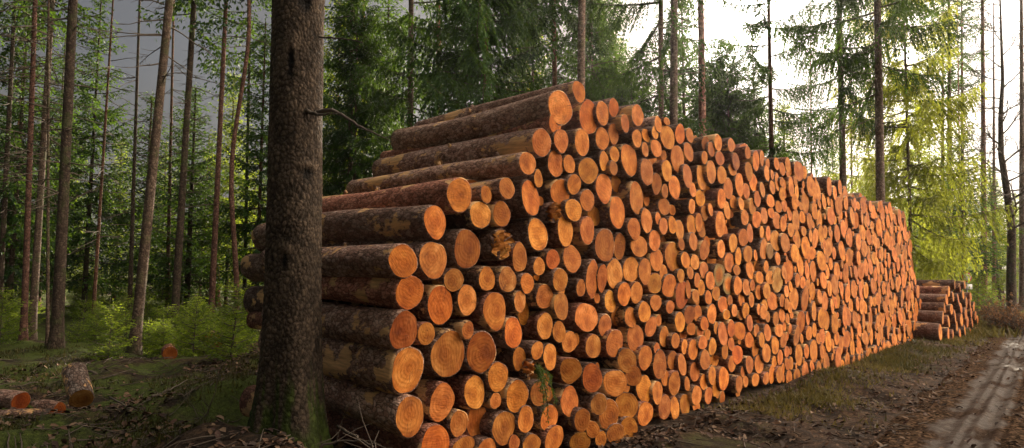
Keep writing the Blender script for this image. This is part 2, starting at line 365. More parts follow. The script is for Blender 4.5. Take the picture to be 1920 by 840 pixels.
# ------------------------------------------------------------------ logs
# ends read off the photograph: crop origin -> (cx, cy, half width, half height[, flags]) at 4x
DIG = {
(600,280): [(862,545,88,132,'L')],
(600,460): [(622,118,108,132,'L'),(848,110,112,148,'pale'),(670,352,108,132,'Lred'),(627,638,106,152,'Lred'),(795,662,70,92,'pale')],
(600,630): [(655,255,136,182,'Lsaw'),(673,602,120,160,'Lpale')],
(0,0): [(3312,3016,100,152,'pale'),(3260,3344,120,168,'red'),(3300,2288,100,160,'red'),(3360,2656,128,188,'pale'),
        (4200,808,86,136,'Lpale'),(4208,1056,56,92,''),(4036,1340,36,72,''),(4200,1440,68,100,'saw'),(4208,2296,68,108,''),(4200,2100,56,92,''),
        (4192,2488,48,84,''),(3608,2640,104,164,'dark'),(4156,3288,84,100,'')],
(820,140): [(780,510,65,108,'L'),(675,665,68,85,'L'),(882,370,48,75,'Lred'),(885,668,58,105,'')],
(820,310): [(165,222,95,138,'Lpale'),(365,218,47,70,'L'),(520,172,62,85,'Lpale'),(698,245,83,138,'red'),(322,372,92,102,'pale'),(480,365,68,103,'dark'),
        (222,628,104,155,'darksaw'),(475,595,78,125,'fray'),(615,690,55,118,''),(752,520,85,130,''),(865,350,40,78,'fray'),(762,758,43,73,'pale'),(864,705,56,80,'red')],
(820,480): [(122,180,73,90,''),(370,172,64,97,''),(525,178,70,100,'pale'),(222,330,73,122,'pale'),(430,412,91,152,'saw'),(672,204,50,84,''),(803,305,65,97,''),
        (618,340,50,85,'pale'),(645,430,42,95,'back'),(228,557,46,73,''),(567,575,70,125,'red'),(806,525,60,107,'pale'),(748,708,47,73,'')],
(820,630): [(612,170,53,93,'pale'),(843,155,54,105,'pale'),(453,305,78,115,''),(278,422,82,130,'pale'),(298,640,85,142,'back'),(160,655,70,102,''),(435,485,42,63,''),(597,450,88,130,''),
        (497,688,90,132,'pale'),(662,625,67,108,''),(672,250,38,80,'fray'),(770,430,75,100,'dark'),(838,615,70,105,''),(195,830,95,80,''),(370,840,75,75,''),(575,800,45,60,''),(705,815,68,85,'')],
(1040,140): [(108,672,45,72,''),(180,127,48,84,'Lred'),(255,318,76,130,'red'),(357,290,49,95,'pink'),(440,247,40,73,'red'),(527,365,36,72,''),(620,305,45,85,'L'),(775,372,27,65,'L'),(840,350,24,30,'pale'),
        (752,435,31,52,''),(684,455,33,53,''),(616,478,36,70,''),(845,470,50,92,'rings'),(355,480,48,88,'fray2'),(440,445,43,85,''),(204,508,56,105,'pale'),(282,550,25,60,'back'),
        (447,597,36,60,''),(368,648,40,78,'pale'),(440,700,32,58,''),(558,640,70,125,'rough'),(677,562,28,58,''),(760,552,42,68,''),(733,628,32,75,'back'),(690,730,45,103,'pink'),
        (840,720,40,86,'pale'),(920,632,48,108,'pale'),(250,720,67,103,'saw')],
(1040,310): [(78,490,60,130,''),(145,143,53,79,''),(140,335,65,90,'pale'),(243,262,55,85,'pale'),(368,172,65,116,''),(460,140,42,70,'back'),(468,352,67,130,''),(293,380,52,78,'back'),
        (243,488,63,108,''),(375,600,75,132,''),(485,608,48,105,'dark'),(128,700,72,112,''),(612,245,60,130,'pink'),(685,240,25,72,'back'),(595,475,47,87,'pink'),(688,415,48,95,''),
        (763,138,37,83,'dark'),(825,192,25,58,''),(897,165,46,92,'pale'),(820,307,44,68,''),(880,335,27,42,'back'),(773,398,23,48,''),(815,455,38,66,''),(882,447,32,70,''),(935,485,35,83,''),
        (748,565,46,82,'pink'),(825,582,35,60,'back'),(632,607,62,85,'fray2'),(762,708,52,90,''),(887,685,68,112,'rings')],
(1040,480): [(195,240,35,68,''),(280,172,50,160,'split'),(355,165,35,115,'split'),(447,135,60,118,'palecrack'),(570,100,60,100,'pale'),(675,115,52,105,''),(748,205,50,80,'pale'),
        (860,225,58,92,''),(815,128,35,65,'pale'),(520,285,50,95,'heart'),(612,275,48,85,'heart'),(417,340,50,86,'pale'),(237,460,90,112,'rough'),(470,455,47,76,'back'),(375,522,54,92,''),
        (568,460,44,83,'pale'),(672,420,52,82,''),(757,350,43,64,'pale'),(790,300,20,45,'back'),(865,382,34,50,''),(720,530,47,82,''),(800,450,40,70,'back'),(110,645,58,85,''),(289,677,62,93,'rings'),
        (448,655,72,113,''),(603,613,62,108,''),(820,605,38,80,'rings'),(905,635,36,62,''),(765,695,25,48,'')],
(1040,630): [(118,258,56,105,'out'),(280,315,58,115,'outred'),(452,352,62,108,'out'),(542,185,50,100,'outmoss'),(588,300,44,80,'outmoss'),(678,163,57,97,''),(787,215,48,115,''),
        (882,182,40,76,''),(828,315,32,62,''),(672,397,56,105,''),(770,425,45,92,''),(110,490,73,118,'rings'),(330,510,50,85,'outfray2'),(403,585,60,115,'out'),(537,522,62,105,'out'),
        (205,630,45,92,'outmoss'),(283,700,35,65,'out'),(678,583,57,98,''),(455,735,50,85,'out'),(555,690,48,85,'out'),(345,775,32,70,'outpale'),(190,790,58,75,'outmoss'),(825,535,46,98,''),(900,540,38,92,'')],
(1240,200): [(138,205,38,78,'red'),(212,215,28,58,''),(252,285,25,70,'back'),(330,278,29,56,'dark'),(373,320,29,58,'dark'),(425,272,30,63,''),(523,288,33,54,'pale'),(647,345,22,50,'dark'),
        (708,405,28,78,''),(752,388,20,60,''),(795,435,18,48,''),(863,428,20,50,''),(906,468,20,54,''),(948,438,18,60,''),(128,390,53,108,'pale'),(203,340,35,75,''),(323,382,28,52,''),
        (438,388,37,55,'dark'),(558,410,28,68,'dark'),(533,470,27,52,'pale'),(655,485,27,78,''),(373,490,38,92,''),(303,532,42,98,''),(452,512,38,70,''),(195,520,45,92,''),(235,625,30,58,''),
        (585,585,36,92,''),(500,615,34,82,''),(688,568,35,73,''),(757,622,25,62,''),(740,500,25,48,'back'),(790,500,22,62,'pale'),(830,510,15,38,''),(832,605,22,55,''),(870,565,22,75,''),
        (903,565,14,40,''),(905,655,18,55,'pale'),(290,688,30,65,''),(345,670,38,80,'back'),(147,697,45,85,'back'),(228,748,31,60,'pale'),(450,690,32,78,''),(538,715,23,53,''),(635,633,24,62,''),
        (598,728,22,52,'pale'),(720,690,28,65,''),(683,748,30,65,''),(818,708,35,52,'pale'),(878,750,20,50,''),(922,740,22,50,''),(368,772,22,52,''),(492,778,28,72,''),(325,795,28,58,'')],
(1240,380): [(440,160,38,105,''),(535,125,33,72,'back'),(475,215,25,62,'back'),(625,112,28,62,''),(714,125,34,65,''),(770,98,28,65,''),(822,75,22,45,''),(865,135,30,65,'pale'),(913,160,22,62,''),
        (225,168,38,80,''),(280,150,28,78,''),(302,215,30,50,'dark'),(238,292,37,72,''),(370,285,33,62,'back'),(322,357,42,80,'pink'),(150,312,22,50,''),(180,430,36,65,''),(250,445,34,60,'pale'),
        (447,348,32,72,'pale'),(537,302,35,73,'pale'),(615,262,33,70,'pink'),(663,230,28,75,''),(690,270,27,68,'back'),(752,220,20,45,''),(800,230,18,60,''),(856,285,38,83,'pale'),(928,300,33,75,'pale'),
        (768,350,38,82,''),(815,365,22,62,'grey'),(648,385,38,65,''),(576,405,30,72,''),(510,450,45,77,'rings'),(565,505,33,40,'dark'),(705,395,16,45,''),(375,435,32,75,'back'),(318,505,38,65,''),
        (432,540,42,88,'halfgrey'),(500,612,42,82,'halfgrey'),(665,505,38,70,''),(710,480,20,55,'back'),(785,480,22,48,''),(872,420,17,52,'pale'),(145,548,32,55,'pale'),(215,525,24,52,'pale'),
        (155,690,57,112,'redrings'),(200,650,20,80,'dark'),(268,582,27,60,''),(300,640,27,62,''),(257,702,30,55,'pale'),(366,585,37,72,''),(352,712,28,55,''),(409,680,32,58,''),(572,622,33,73,''),
        (637,635,30,65,''),(682,620,20,45,''),(735,562,30,50,'rings'),(815,560,28,55,'pale'),(870,580,38,100,'white'),(920,525,20,55,''),(790,662,28,65,'pale'),(728,672,24,58,''),(833,738,40,72,''),
        (675,730,22,58,''),(600,730,26,60,''),(515,735,20,45,''),(462,765,40,65,'red'),(938,665,20,50,''),(905,735,22,52,''),(940,760,20,48,''),(770,780,25,60,''),(730,800,22,45,'')],
(1240,570): [(210,80,40,72,'dark'),(270,70,30,68,''),(138,135,42,82,''),(163,225,30,60,'back'),(222,187,28,50,''),(322,148,32,55,'red'),(290,205,30,55,''),(345,230,22,42,''),(310,290,38,55,''),
        (378,75,36,80,'pale'),(412,180,22,50,''),(460,225,38,95,''),(523,185,30,68,'red'),(585,200,40,72,'deep'),(523,300,26,55,'red'),(490,80,30,40,''),(547,48,24,50,'pale'),(597,80,22,42,'pale'),
        (632,50,28,62,''),(475,350,25,72,''),(570,380,42,75,'deep'),(382,320,30,68,'pale'),(236,343,40,82,''),(172,320,30,62,'pale'),(125,300,26,60,'back'),(327,418,42,80,'rings'),(400,415,30,68,'back'),
        (155,455,33,88,'pale'),(198,475,25,70,'back'),(250,508,38,78,''),(528,450,32,65,''),(97,595,37,100,''),(145,620,30,80,'back'),(192,600,20,58,''),(318,585,30,65,''),(380,535,37,75,''),
        (466,560,42,92,'red'),(413,632,33,70,''),(176,755,38,85,''),(264,685,37,80,'pale'),(352,685,32,67,'rings'),(582,600,26,68,''),(630,580,20,48,''),(608,510,16,45,''),(662,143,28,65,''),
        (712,200,24,50,''),(658,272,30,62,''),(752,270,24,63,''),(742,125,30,58,'back'),(795,215,30,68,''),(795,95,22,45,''),(765,60,25,60,''),(703,340,26,63,'pale'),(787,368,36,73,''),
        (660,455,34,72,''),(732,450,36,78,''),(705,567,26,53,''),(785,557,30,50,''),(828,528,24,75,''),(846,433,22,45,''),(852,310,28,70,''),(884,198,28,52,''),(858,113,24,60,''),(903,85,22,58,''),
        (922,170,16,38,''),(915,272,24,60,''),(890,400,26,60,''),(940,358,22,45,''),(885,530,28,68,''),(910,490,15,50,''),(945,450,18,50,''),(945,110,18,42,'')],
}
FACE_X = -4.0
ends = []          # px, py, rx, ry, y, z, ry_m, rz_m, xface, flags
for (ox, oy), lst in DIG.items():
    for (cx, cy, rx, ry, fl) in lst:
        px, py, rx, ry = ox + cx / 4, oy + cy / 4, rx / 4, ry / 4
        if any(math.hypot((px - e[0]) / max(rx, e[2]), (py - e[1]) / max(ry, e[3])) < .5 for e in ends): continue
        j = random.uniform(-.035, .035)
        if 'back' in fl: j -= .14
        if 'out' in fl: j += .07
        if 'L' in fl: j += .03
        x = FACE_X + j
        p = on_x(px, py, x); a = on_x(px - rx, py, x); b = on_x(px + rx, py, x); c = on_x(px, py - ry, x); d = on_x(px, py + ry, x)
        wy = abs(b[1] - a[1]) / 2; wz = abs(c[2] - d[2]) / 2
        if 'out' in fl: wy = max(wy, wz * .8)
        g = math.sqrt(wy * wz); lim = 1.32
        q = max(1 / lim, min(lim, wy / g))
        wy = g * q; wz = g / q
        ends.append([px, py, rx, ry, p[1], p[2], wy, wz, x, fl])
print('digitised ends', len(ends), 'y range', min(e[4] for e in ends), max(e[4] for e in ends), 'min z', min(e[5]-e[7] for e in ends), 'r', sorted(e[7] for e in ends)[::60])

def outline(r0, seed, seg):
    g = np.random.default_rng(seed); th = np.arange(seg) / seg * 2 * PI; o = np.ones(seg)
    for k, a in ((2, .035), (3, .03), (4, .02), (5, .015), (7, .012), (11, .008)):
        o += a * g.uniform(.2, 1) * np.cos(k * th + g.uniform(0, 6.28))
    return th, o

def log_geo(ry, rz, L, seed, seg=26, rows=9, frayed=False, xf=0.0, cy=0.0, cz=0.0, tilt=(0, 0), face=True, cap0=True):
    """front face at x = xf, body runs towards -x. returns (bark V,Q,T,A), (face V,T,A)"""
    g = np.random.default_rng(seed)
    th, o = outline(1, seed, seg)
    ts = np.concatenate([[0, .012], np.linspace(.05, 1, rows - 3), [1.0]]) * L
    V = []
    ph = g.uniform(0, 6.28, 4); off = g.uniform(0, 60, 3); tap = g.uniform(-.05, .05)
    by, bz = g.uniform(-.02, .02, 2) * (2.4 if rows > 12 else 1)
    for i, t in enumerate(ts):
        f = o * (1 + tap * t / L * 1.0 + .02 * np.cos(3 * th + ph[0] + t * 2.1) + .018 * np.cos(5 * th + ph[1] - t * 4.3) + .015 * math.sin(ph[2] + t * 3.1))
        if i == 0: f = f * .975
        if i == len(ts) - 1: f = f * .94
        yy = ry * f * np.cos(th) + by * math.sin(PI * t / L); zz = rz * f * np.sin(th) + bz * math.sin(PI * t / L)
        e = max(0, 1 - t / .3)
        if i == len(ts) - 1: e = 0
        xx = -t + e * (tilt[0] * yy + tilt[1] * zz)
        if frayed and i < 2: xx = xx + g.uniform(-.06, .05, seg)
        V.append(np.stack([xx, yy, zz], -1))
    V = np.concatenate(V); n = len(ts)
    i = np.arange(n - 1)[:, None] * seg; j = np.arange(seg)[None, :]; j2 = (j + 1) % seg
    Q = np.stack([i + j, i + seg + j, i + seg + j2, i + j2], -1).reshape(-1, 4)
    c0 = V[:seg].mean(0); c1 = V[-seg:].mean(0)
    V = np.vstack([V, c0, c1]); a = n * seg; j = np.arange(seg); j2 = (j + 1) % seg
    Tf = np.stack([np.full(seg, a), j, j2], -1); Tb = np.stack([np.full(seg, a + 1), (n - 1) * seg + j2, (n - 1) * seg + j], -1)
    A = V + off
    V = V + np.array([xf, cy, cz])
    F = None
    if face:
        rings = [0, .25, .5, .72, .88, 1.0]; FV = [[0, 0, 0]]
        bt = .945 - g.uniform(0, .02)
        for k in rings[1:]:
            f = o * bt * k * (1 + .02 * np.cos(3 * th + ph[0]) * k)
            FV += list(np.stack([np.zeros(seg), ry * f * np.cos(th), rz * f * np.sin(th)], -1))
        FV = np.array(FV)
        FV[:, 0] = .004 + tilt[0] * FV[:, 1] + tilt[1] * FV[:, 2] + g.normal(0, .0012, len(FV))
        if frayed: FV[:, 0] += g.uniform(-.05, .06, len(FV))
        T = [(0, 1 + j, 1 + (j + 1) % seg) for j in range(seg)]
        FQ = []
        for r in range(len(rings) - 2):
            b = 1 + r * seg
            FQ += [(b + j, b + seg + j, b + seg + (j + 1) % seg, b + (j + 1) % seg) for j in range(seg)]
        FA = FV.copy(); py_, pz_ = g.uniform(-.16, .16, 2)
        FA[:, 1] -= ry * py_; FA[:, 2] -= rz * pz_; FA[:, 1] *= .13 / max(ry, rz) * .5 + .5; FA[:, 2] *= .13 / max(ry, rz) * .5 + .5
        FA[:, 0] = seed * .731 % 50
        F = (FV + np.array([xf, cy, cz]), np.array(FQ), np.array(T), FA)
    return (V, Q, Tf, Tb, A), F

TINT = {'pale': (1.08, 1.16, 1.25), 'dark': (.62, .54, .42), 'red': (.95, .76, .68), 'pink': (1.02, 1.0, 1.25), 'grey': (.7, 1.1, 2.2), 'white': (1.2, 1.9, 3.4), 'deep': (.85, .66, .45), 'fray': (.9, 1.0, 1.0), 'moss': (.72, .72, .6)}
def tint_of(fl, g):
    b = np.array([1.0, 1.0, 1.0]) * g.uniform(.68, 1.15) * np.array([1, g.uniform(.86, 1.10), g.uniform(.75, 1.35)])
    for k, v in TINT.items():
        if k in fl and not (k == 'grey' and 'halfgrey' in fl): b = b * np.array(v)
    return b
def face_tint(F, fl, g, ry, rz, c=(0, 0, 0)):
    T = np.tile(tint_of(fl, g), (len(F[0]), 1))
    if 'halfgrey' in fl:
        rel = F[0] - np.array(c); rr = np.hypot(rel[:, 1] / ry, rel[:, 2] / rz)
        k = np.clip((rr - .55) / .2, 0, 1)[:, None]; T = T * (1 - k) + np.array([.42, .85, 1.9]) * k
    if 'palecrack' in fl: T = T * 1.1
    return T
def bark_tint(g):
    k = g.choice(4)
    return np.array([(1, 1, 1), (1.3, .9, .8), (.75, .75, .78), (1.1, 1.1, 1.15)][k]) * g.uniform(.75, 1.15)

def make_log(name, ry, rz, L, seed, fl, loc, label, group, seg=26, rot=None, cat='log', both=False):
    g = np.random.default_rng(seed)
    tilt = g.normal(0, .05, 2)
    if 'out' in fl: tilt = np.array([g.uniform(.15, .4), g.uniform(-.1, .1)])
    root = bpy.data.objects.new(name, None); COL.objects.link(root); root.empty_display_size = .1
    root.location = loc; root.rotation_euler = rot if rot is not None else (0, g.normal(0, .006), g.normal(0, .010))
    tag(root, label, cat, group)
    fr = 'fray' in fl and 'fray2' not in fl
    B, F = log_geo(ry, rz, L, seed, seg, 16 if 'L' in fl else 9, fr, tilt=tilt)
    a = Acc(); a.add(B[0], B[1], np.vstack([B[2], B[3]]), B[4], bark_tint(g) * (.9 if 'L2' in fl else 1.6 if 'L' in fl else .85) * (np.array([.9, 1.05, 1.15]) if 'greybark' in fl else 1)); link('bark', a.mesh('bark', [M_LOGBARK]), root)  # bark colour lifted on exposed logs for lit tops, darker on the rest
    if 'L' in fl and 'L2' not in fl:
        for q in range(int(g.integers(3, 7))):
            t0 = g.uniform(.2, L * .9); th = g.uniform(-.3, 2.6); d = np.array([g.uniform(-.3, .1), math.cos(th), math.sin(th)]); p0 = np.array([-t0, ry * .93 * math.cos(th), rz * .93 * math.sin(th)])
            sr = g.uniform(.010, .022); a = Acc(); a.add(*tube(np.array([p0, p0 + d * g.uniform(.03, .06)]), [sr * 1.5, sr], 9), C=np.array([.8, .8, .8])); link('branch_stub', a.mesh('branch_stub', [M_LOGBARK]), root)
    a = Acc(); a.add(F[0], F[1], F[2], F[3], face_tint(F, fl, g, ry, rz)); link('cut_face', a.mesh('cut_face', [M_CUT], True), root)
    if both:
        F2 = (F[0] * np.array([-1, 1, 1]) * np.array([1, .93, .93]) + np.array([-L - .002, 0, 0]), F[1][:, ::-1], F[2][:, ::-1], F[3])
        a = Acc(); a.add(F2[0], F2[1], F2[2], F2[3], face_tint(F, fl, g, ry, rz)); link('cut_face', a.mesh('cut_face', [M_CUT], True), root)
    return root

# procedural remainder: pack circles on the pile face beyond the hand read ones
def pack(poly_px, x, radii, existing, tries, rng, tol=.96):
    P = np.array([on_x(a, b, x)[1:] for a, b in poly_px])
    lo, hi = P.min(0), P.max(0)
    ex = [list(e) for e in existing]; out = []
    from math import hypot
    def inside(p):
        c = False; n = len(P); j = n - 1
        for i in range(n):
            if (P[i][1] > p[1]) != (P[j][1] > p[1]) and p[0] < (P[j][0] - P[i][0]) * (p[1] - P[i][1]) / (P[j][1] - P[i][1]) + P[i][0]: c = not c
            j = i
        return c
    E = np.array(ex) if ex else np.zeros((0, 3))
    for r in radii:
        for _ in range(tries):
            p = rng.uniform(lo, hi)
            if not inside(p): continue
            if len(E) and (np.hypot(E[:, 0] - p[0], E[:, 1] - p[1]) < (E[:, 2] + r) * tol).any(): continue
            E = np.vstack([E, [p[0], p[1], r]]); out.append((p[0], p[1], r))
    return out
ex0 = [(e[4], e[5], math.sqrt(e[6] * e[7]) * .98) for e in ends]
rad = np.concatenate([np.full(1, .20), np.full(1, .18), np.full(3, .16), np.full(7, .142), np.full(8, .122), np.full(10, .105), np.full(11, .088), np.full(11, .07), np.full(8, .056)])
poly_right = [(1470, 312), (1500, 318), (1538, 345), (1575, 350), (1580, 378), (1625, 385), (1665, 388), (1690, 402), (1702, 440), (1708, 500), (1720, 520), (1724, 560), (1736, 632), (1700, 655), (1640, 668), (1560, 688), (1470, 712)]
packed = pack(poly_right, FACE_X, rad, ex0, 320, RNG, .90)
allow = ex0 + list(packed)
poly_gap = [(1140, 215), (1300, 262), (1400, 300), (1480, 312), (1480, 712), (1400, 735), (1200, 810), (1100, 900), (790, 940), (770, 860), (860, 840), (900, 520), (1000, 420), (1060, 250)]
rad2 = np.concatenate([np.full(2, .09), np.full(2, .07), np.full(2, .055)])
gapf = pack(poly_gap, FACE_X, rad2, allow, 260, RNG, .95)
under = pack([(800, 860), (1090, 845), (1080, 900), (900, 1010), (780, 1010)], FACE_X, np.concatenate([np.full(3, .23), np.full(4, .18), np.full(3, .13)]), allow + list(gapf), 300, RNG, .95)
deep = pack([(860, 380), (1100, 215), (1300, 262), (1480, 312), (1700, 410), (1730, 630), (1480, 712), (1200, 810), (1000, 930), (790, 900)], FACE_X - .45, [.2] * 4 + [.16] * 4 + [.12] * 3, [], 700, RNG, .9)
print('packed', len(packed), len(gapf), len(under), len(deep))

cand = []
for e in ends: cand.append(dict(px=e[0], py=e[1], rx=e[2], ry=e[3], y=e[4], z=e[5], wy=e[6], wz=e[7], x=e[8], fl=e[9], hand=True))
def proj(p):
    v = RM.T @ (np.array(p, float) - CP); return 960 - FPX * v[0] / v[2], 420 + FPX * v[1] / v[2], -v[2]
for (y, z, r) in packed + gapf + under:
    x = FACE_X + random.uniform(-.035, .03) - (.08 if (y, z, r) in gapf else 0)
    px, py, dz = proj((x, y, z)); q = random.uniform(.88, 1.12)
    cosv = abs(proj((x, y + r, z))[0] - proj((x, y - r, z))[0]) / 2
    cand.append(dict(px=px, py=py, rx=cosv, ry=r / dz * FPX, y=y, z=z, wy=r * q, wz=r / q, x=x, fl='', hand=False))

# the second, smaller pile further down the track
P2X = -3.45
sec = []
def p2(px, py, r, fl='', x=P2X):
    p = on_x(px, py, x); a, b, dz = proj(p); sec.append(dict(px=px, py=py, rx=r * .35, ry=r, y=p[1], z=p[2], wy=r * 1.12 / FPX * dz, wz=r * 1.12 / FPX * dz, x=x, fl=fl, hand=True, second=True))
for i, (px, py, r) in enumerate([(1790, 534, 8.5), (1779, 547, 9.5), (1775, 562, 9.5), (1771, 577, 9), (1768, 596, 11.5), (1763, 623, 14), (1800, 540, 8), (1787, 556, 9), (1797, 562, 11), (1784, 580, 9),
        (1779, 603, 10), (1778, 627, 12), (1809, 534, 7), (1791, 594, 12), (1802, 578, 9), (1806, 553, 8), (1787, 630, 11), (1794, 612, 9), (1800, 628, 11), (1803, 600, 11), (1812, 567, 10), (1811, 588, 10), (1809, 620, 10), (1814, 604, 10),
        (1819, 570, 8), (1821, 586, 9), (1826, 575, 8.5), (1819, 625, 9), (1823, 605, 9), (1829, 592, 8), (1833, 600, 8), (1829, 622, 9), (1834, 617, 8), (1838, 626, 7), (1820, 556, 7)]):
    p2(px, py, r, 'L2' if i < 6 else '')
cand += sec
for c in cand: c['area'] = c['rx'] * c['ry'] if (0 < c['px'] < 1920 and c['py'] < 850) else 0
for c in cand:
    if 'L' in c['fl']: c['area'] *= 4
order = sorted(range(len(cand)), key=lambda i: -cand[i]['area'])
solo = [cand[i] for i in order[:300]]; rest = [cand[i] for i in order[300:]]

# labels: a few log ends have a look of their own; every other one is named by its place beside the nearest of these
LAND = [
 ((1050, 202), 'huge pale log end with a grey smudge at the top of the pile', 'the huge pale topmost end'),
 ((1085, 172), 'topmost rusty-red log end, its bark side sloping away to the left', 'the topmost rusty-red end'),
 ((1104, 219), 'big smooth reddish oval end right beside the topmost log', 'the big reddish oval end'),
 ((1015, 267), 'saw-grooved log end whose grey bark side has pale scars', 'the end of the scarred grey log'),
 ((989, 306), 'orange log end under the scarred grey log, side bark peeling', 'the end under the scarred grey log'),
 ((950, 353), 'pale end of the long red-barked log at the stepped left side', 'the long red-barked log'),
 ((861, 365), 'large pale end of the moss-tinged grey log at the stepped left side', 'the moss-tinged grey log'),
 ((815, 416), 'orange end of the dark blue-grey bark log with a bare patch', 'the dark blue-grey bark log'),
 ((755, 490), 'left round end of the pair side by side, bark torn ochre', 'the torn ochre bark log'),
 ((812, 487), 'right round pale end of the side by side pair on the left', 'the right end of the round pair'),
 ((767, 548), 'ringed orange end below the round pair, dark fissured bark', 'the fissured bark log below the pair'),
 ((757, 619), 'ringed brown log end in the middle of the left column of big logs', 'the middle log of the left column'),
 ((764, 694), 'biggest ochre saw-grooved end low in the left column', 'the biggest ochre end'),
 ((768, 780), 'lowest left log with moss patch on its bark and pale scratched end', 'the mossy lowest left log'),
 ((875, 467), 'big dark orange end with upright saw grooves near the stepped side', 'the big dark grooved end'),
 ((939, 459), 'torn and frayed log end fringed with splinters', 'the torn frayed end'),
 ((994, 371), 'tall red-brown end with a striped flat top', 'the striped flat-topped end'),
 ((927, 583), 'pointed oval end covered in slanting saw grooves', 'the pointed saw-grooved end'),
 ((840, 664), 'very large pale end with a black knot at its top', 'the end with the black knot'),
 ((902, 660), 'large dark ochre end tucked behind the black-knotted one', 'the large dark ochre end'),
 ((1012, 737), 'shaded end half hidden behind the hanging green spruce twig', 'the end behind the green twig'),
 ((1179, 300), 'large rough brown egg-shaped end near the upper edge', 'the large rough egg-shaped end'),
 ((1157, 398), 'tall narrow brown end with a dark gap on its right', 'the tall brown end by the dark gap'),
 ((1193, 371), 'tall pinkish diamond-shaped end', 'the pinkish diamond-shaped end'),
 ((1110, 523), 'very tall split end, its left half', 'the very tall split end'),
 ((1152, 514), 'pale end with a forked crack through the middle', 'the forked-crack pale end'),
 ((1170, 551), 'left half of the heart-shaped double end', 'the heart-shaped double end'),
 ((1099, 595), 'big rough brownish squarish end near the lower middle', 'the big rough squarish end'),
 ((1175, 676), 'moss-streaked narrow end, the upper of two mossy ones', 'the upper moss-streaked end'),
 ((1262, 481), 'big round end with bold dark growth rings', 'the big bold-ringed end'),
 ((1272, 297), 'big coarse pale end near the upper edge of the pile', 'the big coarse pale end'),
 ((1350, 420), 'tall slender orange end with a black gap on its left', 'the tall slender end by the black gap'),
 ((1348, 515), 'end with a grey weathered rim on its lower left', 'the upper grey-rimmed end'),
 ((1365, 533), 'blue-grey rimmed end, the lower of the grey-rimmed pair', 'the lower grey-rimmed end'),
 ((1457, 525), 'whitish crumbled end, the palest of the pile', 'the whitish crumbled end'),
 ((1386, 620), 'deep red-orange round end on the right of the lower middle', 'the deep red-orange end'),
 ((1279, 552), 'red-orange teardrop end with fine rings', 'the red-orange teardrop end'),
 ((1210, 776), 'bottom end beside the leaf litter where the foot of the pile turns up', 'the bottom end beside the leaf litter'),
 ((1402, 369), 'pale narrow pair end in the upper right middle', 'the pale narrow end'),
 ((1356, 710), 'reddish upright end low in the pile above the grass', 'the reddish end above the grass'),
 ((1437, 662), 'round orange end above the grass bank', 'the round end above the grass bank'),
 ((1768, 596), 'thick dark-barked log at the near side of the small far pile', 'the thick dark-barked log of the small pile'),
 ((1790, 534), 'topmost log across the small far pile', 'the topmost log of the small pile'),
 ((1763, 623), 'lowest near log of the small far pile, round orange end showing', 'the lowest near log of the small pile'),
]
lm = []
for (pos, lab, short) in LAND:
    free = [c for c in solo if 'label' not in c]
    c = min(free, key=lambda c: math.hypot(c['px'] - pos[0], (c['py'] - pos[1]) * .7))
    if math.hypot(c['px'] - pos[0], c['py'] - pos[1]) > 25: print('landmark far', lab, pos, c['px'], c['py'])
    c['label'] = lab; lm.append((c, short))
DIRN = ['right of', 'lower right of', 'below', 'lower left of', 'left of', 'upper left of', 'above', 'upper right of']
ORD = ['', 'second ', 'third ', 'fourth ', 'fifth ', 'sixth ', 'seventh ', 'eighth ', 'ninth ', 'tenth ', 'eleventh ', 'twelfth ']
bucket = {}
for c in solo:
    if 'label' in c: continue
    k = min(range(len(lm)), key=lambda k: math.hypot(c['px'] - lm[k][0]['px'], (c['py'] - lm[k][0]['py']) * .75) + (500 if bool(lm[k][0].get('second')) != bool(c.get('second')) else 0))
    a = math.atan2((c['py'] - lm[k][0]['py']) * .75, c['px'] - lm[k][0]['px'])
    d = int(round(a / (PI / 4))) % 8
    bucket.setdefault((k, d), []).append(c)
for (k, d), cs in bucket.items():
    cs.sort(key=lambda c: math.hypot(c['px'] - lm[k][0]['px'], c['py'] - lm[k][0]['py']))
    for i, c in enumerate(cs):
        size = 'small ' if c['wz'] < .105 else ('large ' if c['wz'] > .19 else '')
        nth = 'nearest ' if i == 0 and len(cs) > 1 else ORD[min(i, 11)]
        c['label'] = f"{nth}{size}sawn log end {DIRN[d]} {lm[k][1]}"

for k, c in enumerate(solo):
    far = bool(c.get('second'))
    L = {True: random.uniform(2.3, 2.7)}.get(far, random.uniform(2.55, 3.05))
    if not far and 'L' in c['fl']:
        if c['px'] < 800 and c['py'] > 440: L = 2.0
        elif c['py'] < 230: L = 2.5
        elif abs(c['px'] - 1015) < 12: L = 2.6
        elif abs(c['px'] - 950) < 20: L = 3.05
        else: L = 2.75
    rt = None
    if not far and 'L' in c['fl'] and c['px'] < 800: rt = (0, .02 + max(0, (c['py'] - 560)) * .00035, random.gauss(0, .012))
    make_log('spruce_log', c['wy'], c['wz'], L, 100 + k, c['fl'], (c['x'], c['y'], c['z']), c['label'], 'logs of the small far pile' if far else 'logs stacked in the long pile', rot=rt, seg=30 if c['area'] > 250 else 22)

a = Acc(); 
for k, c in enumerate(rest + [dict(y=d[0], z=d[1], wy=d[2], wz=d[2], x=FACE_X - .45 + random.uniform(-.1, .1), fl='dark') for d in deep]):  # recessed fill logs tinted dark, painting shade into the gaps
    g = np.random.default_rng(900 + k)
    B, F = log_geo(c['wy'], c['wz'], random.uniform(2.1, 2.9), 900 + k, 18, 6, xf=c['x'], cy=c['y'], cz=c['z'], tilt=g.normal(0, .05, 2))
    a.add(B[0], B[1], np.vstack([B[2], B[3]]), B[4], bark_tint(g) * .8, 0)
    a.add(F[0], F[1], F[2], F[3], face_tint(F, c['fl'], g, c['wy'], c['wz'], (c['x'], c['y'], c['z'])), 1)
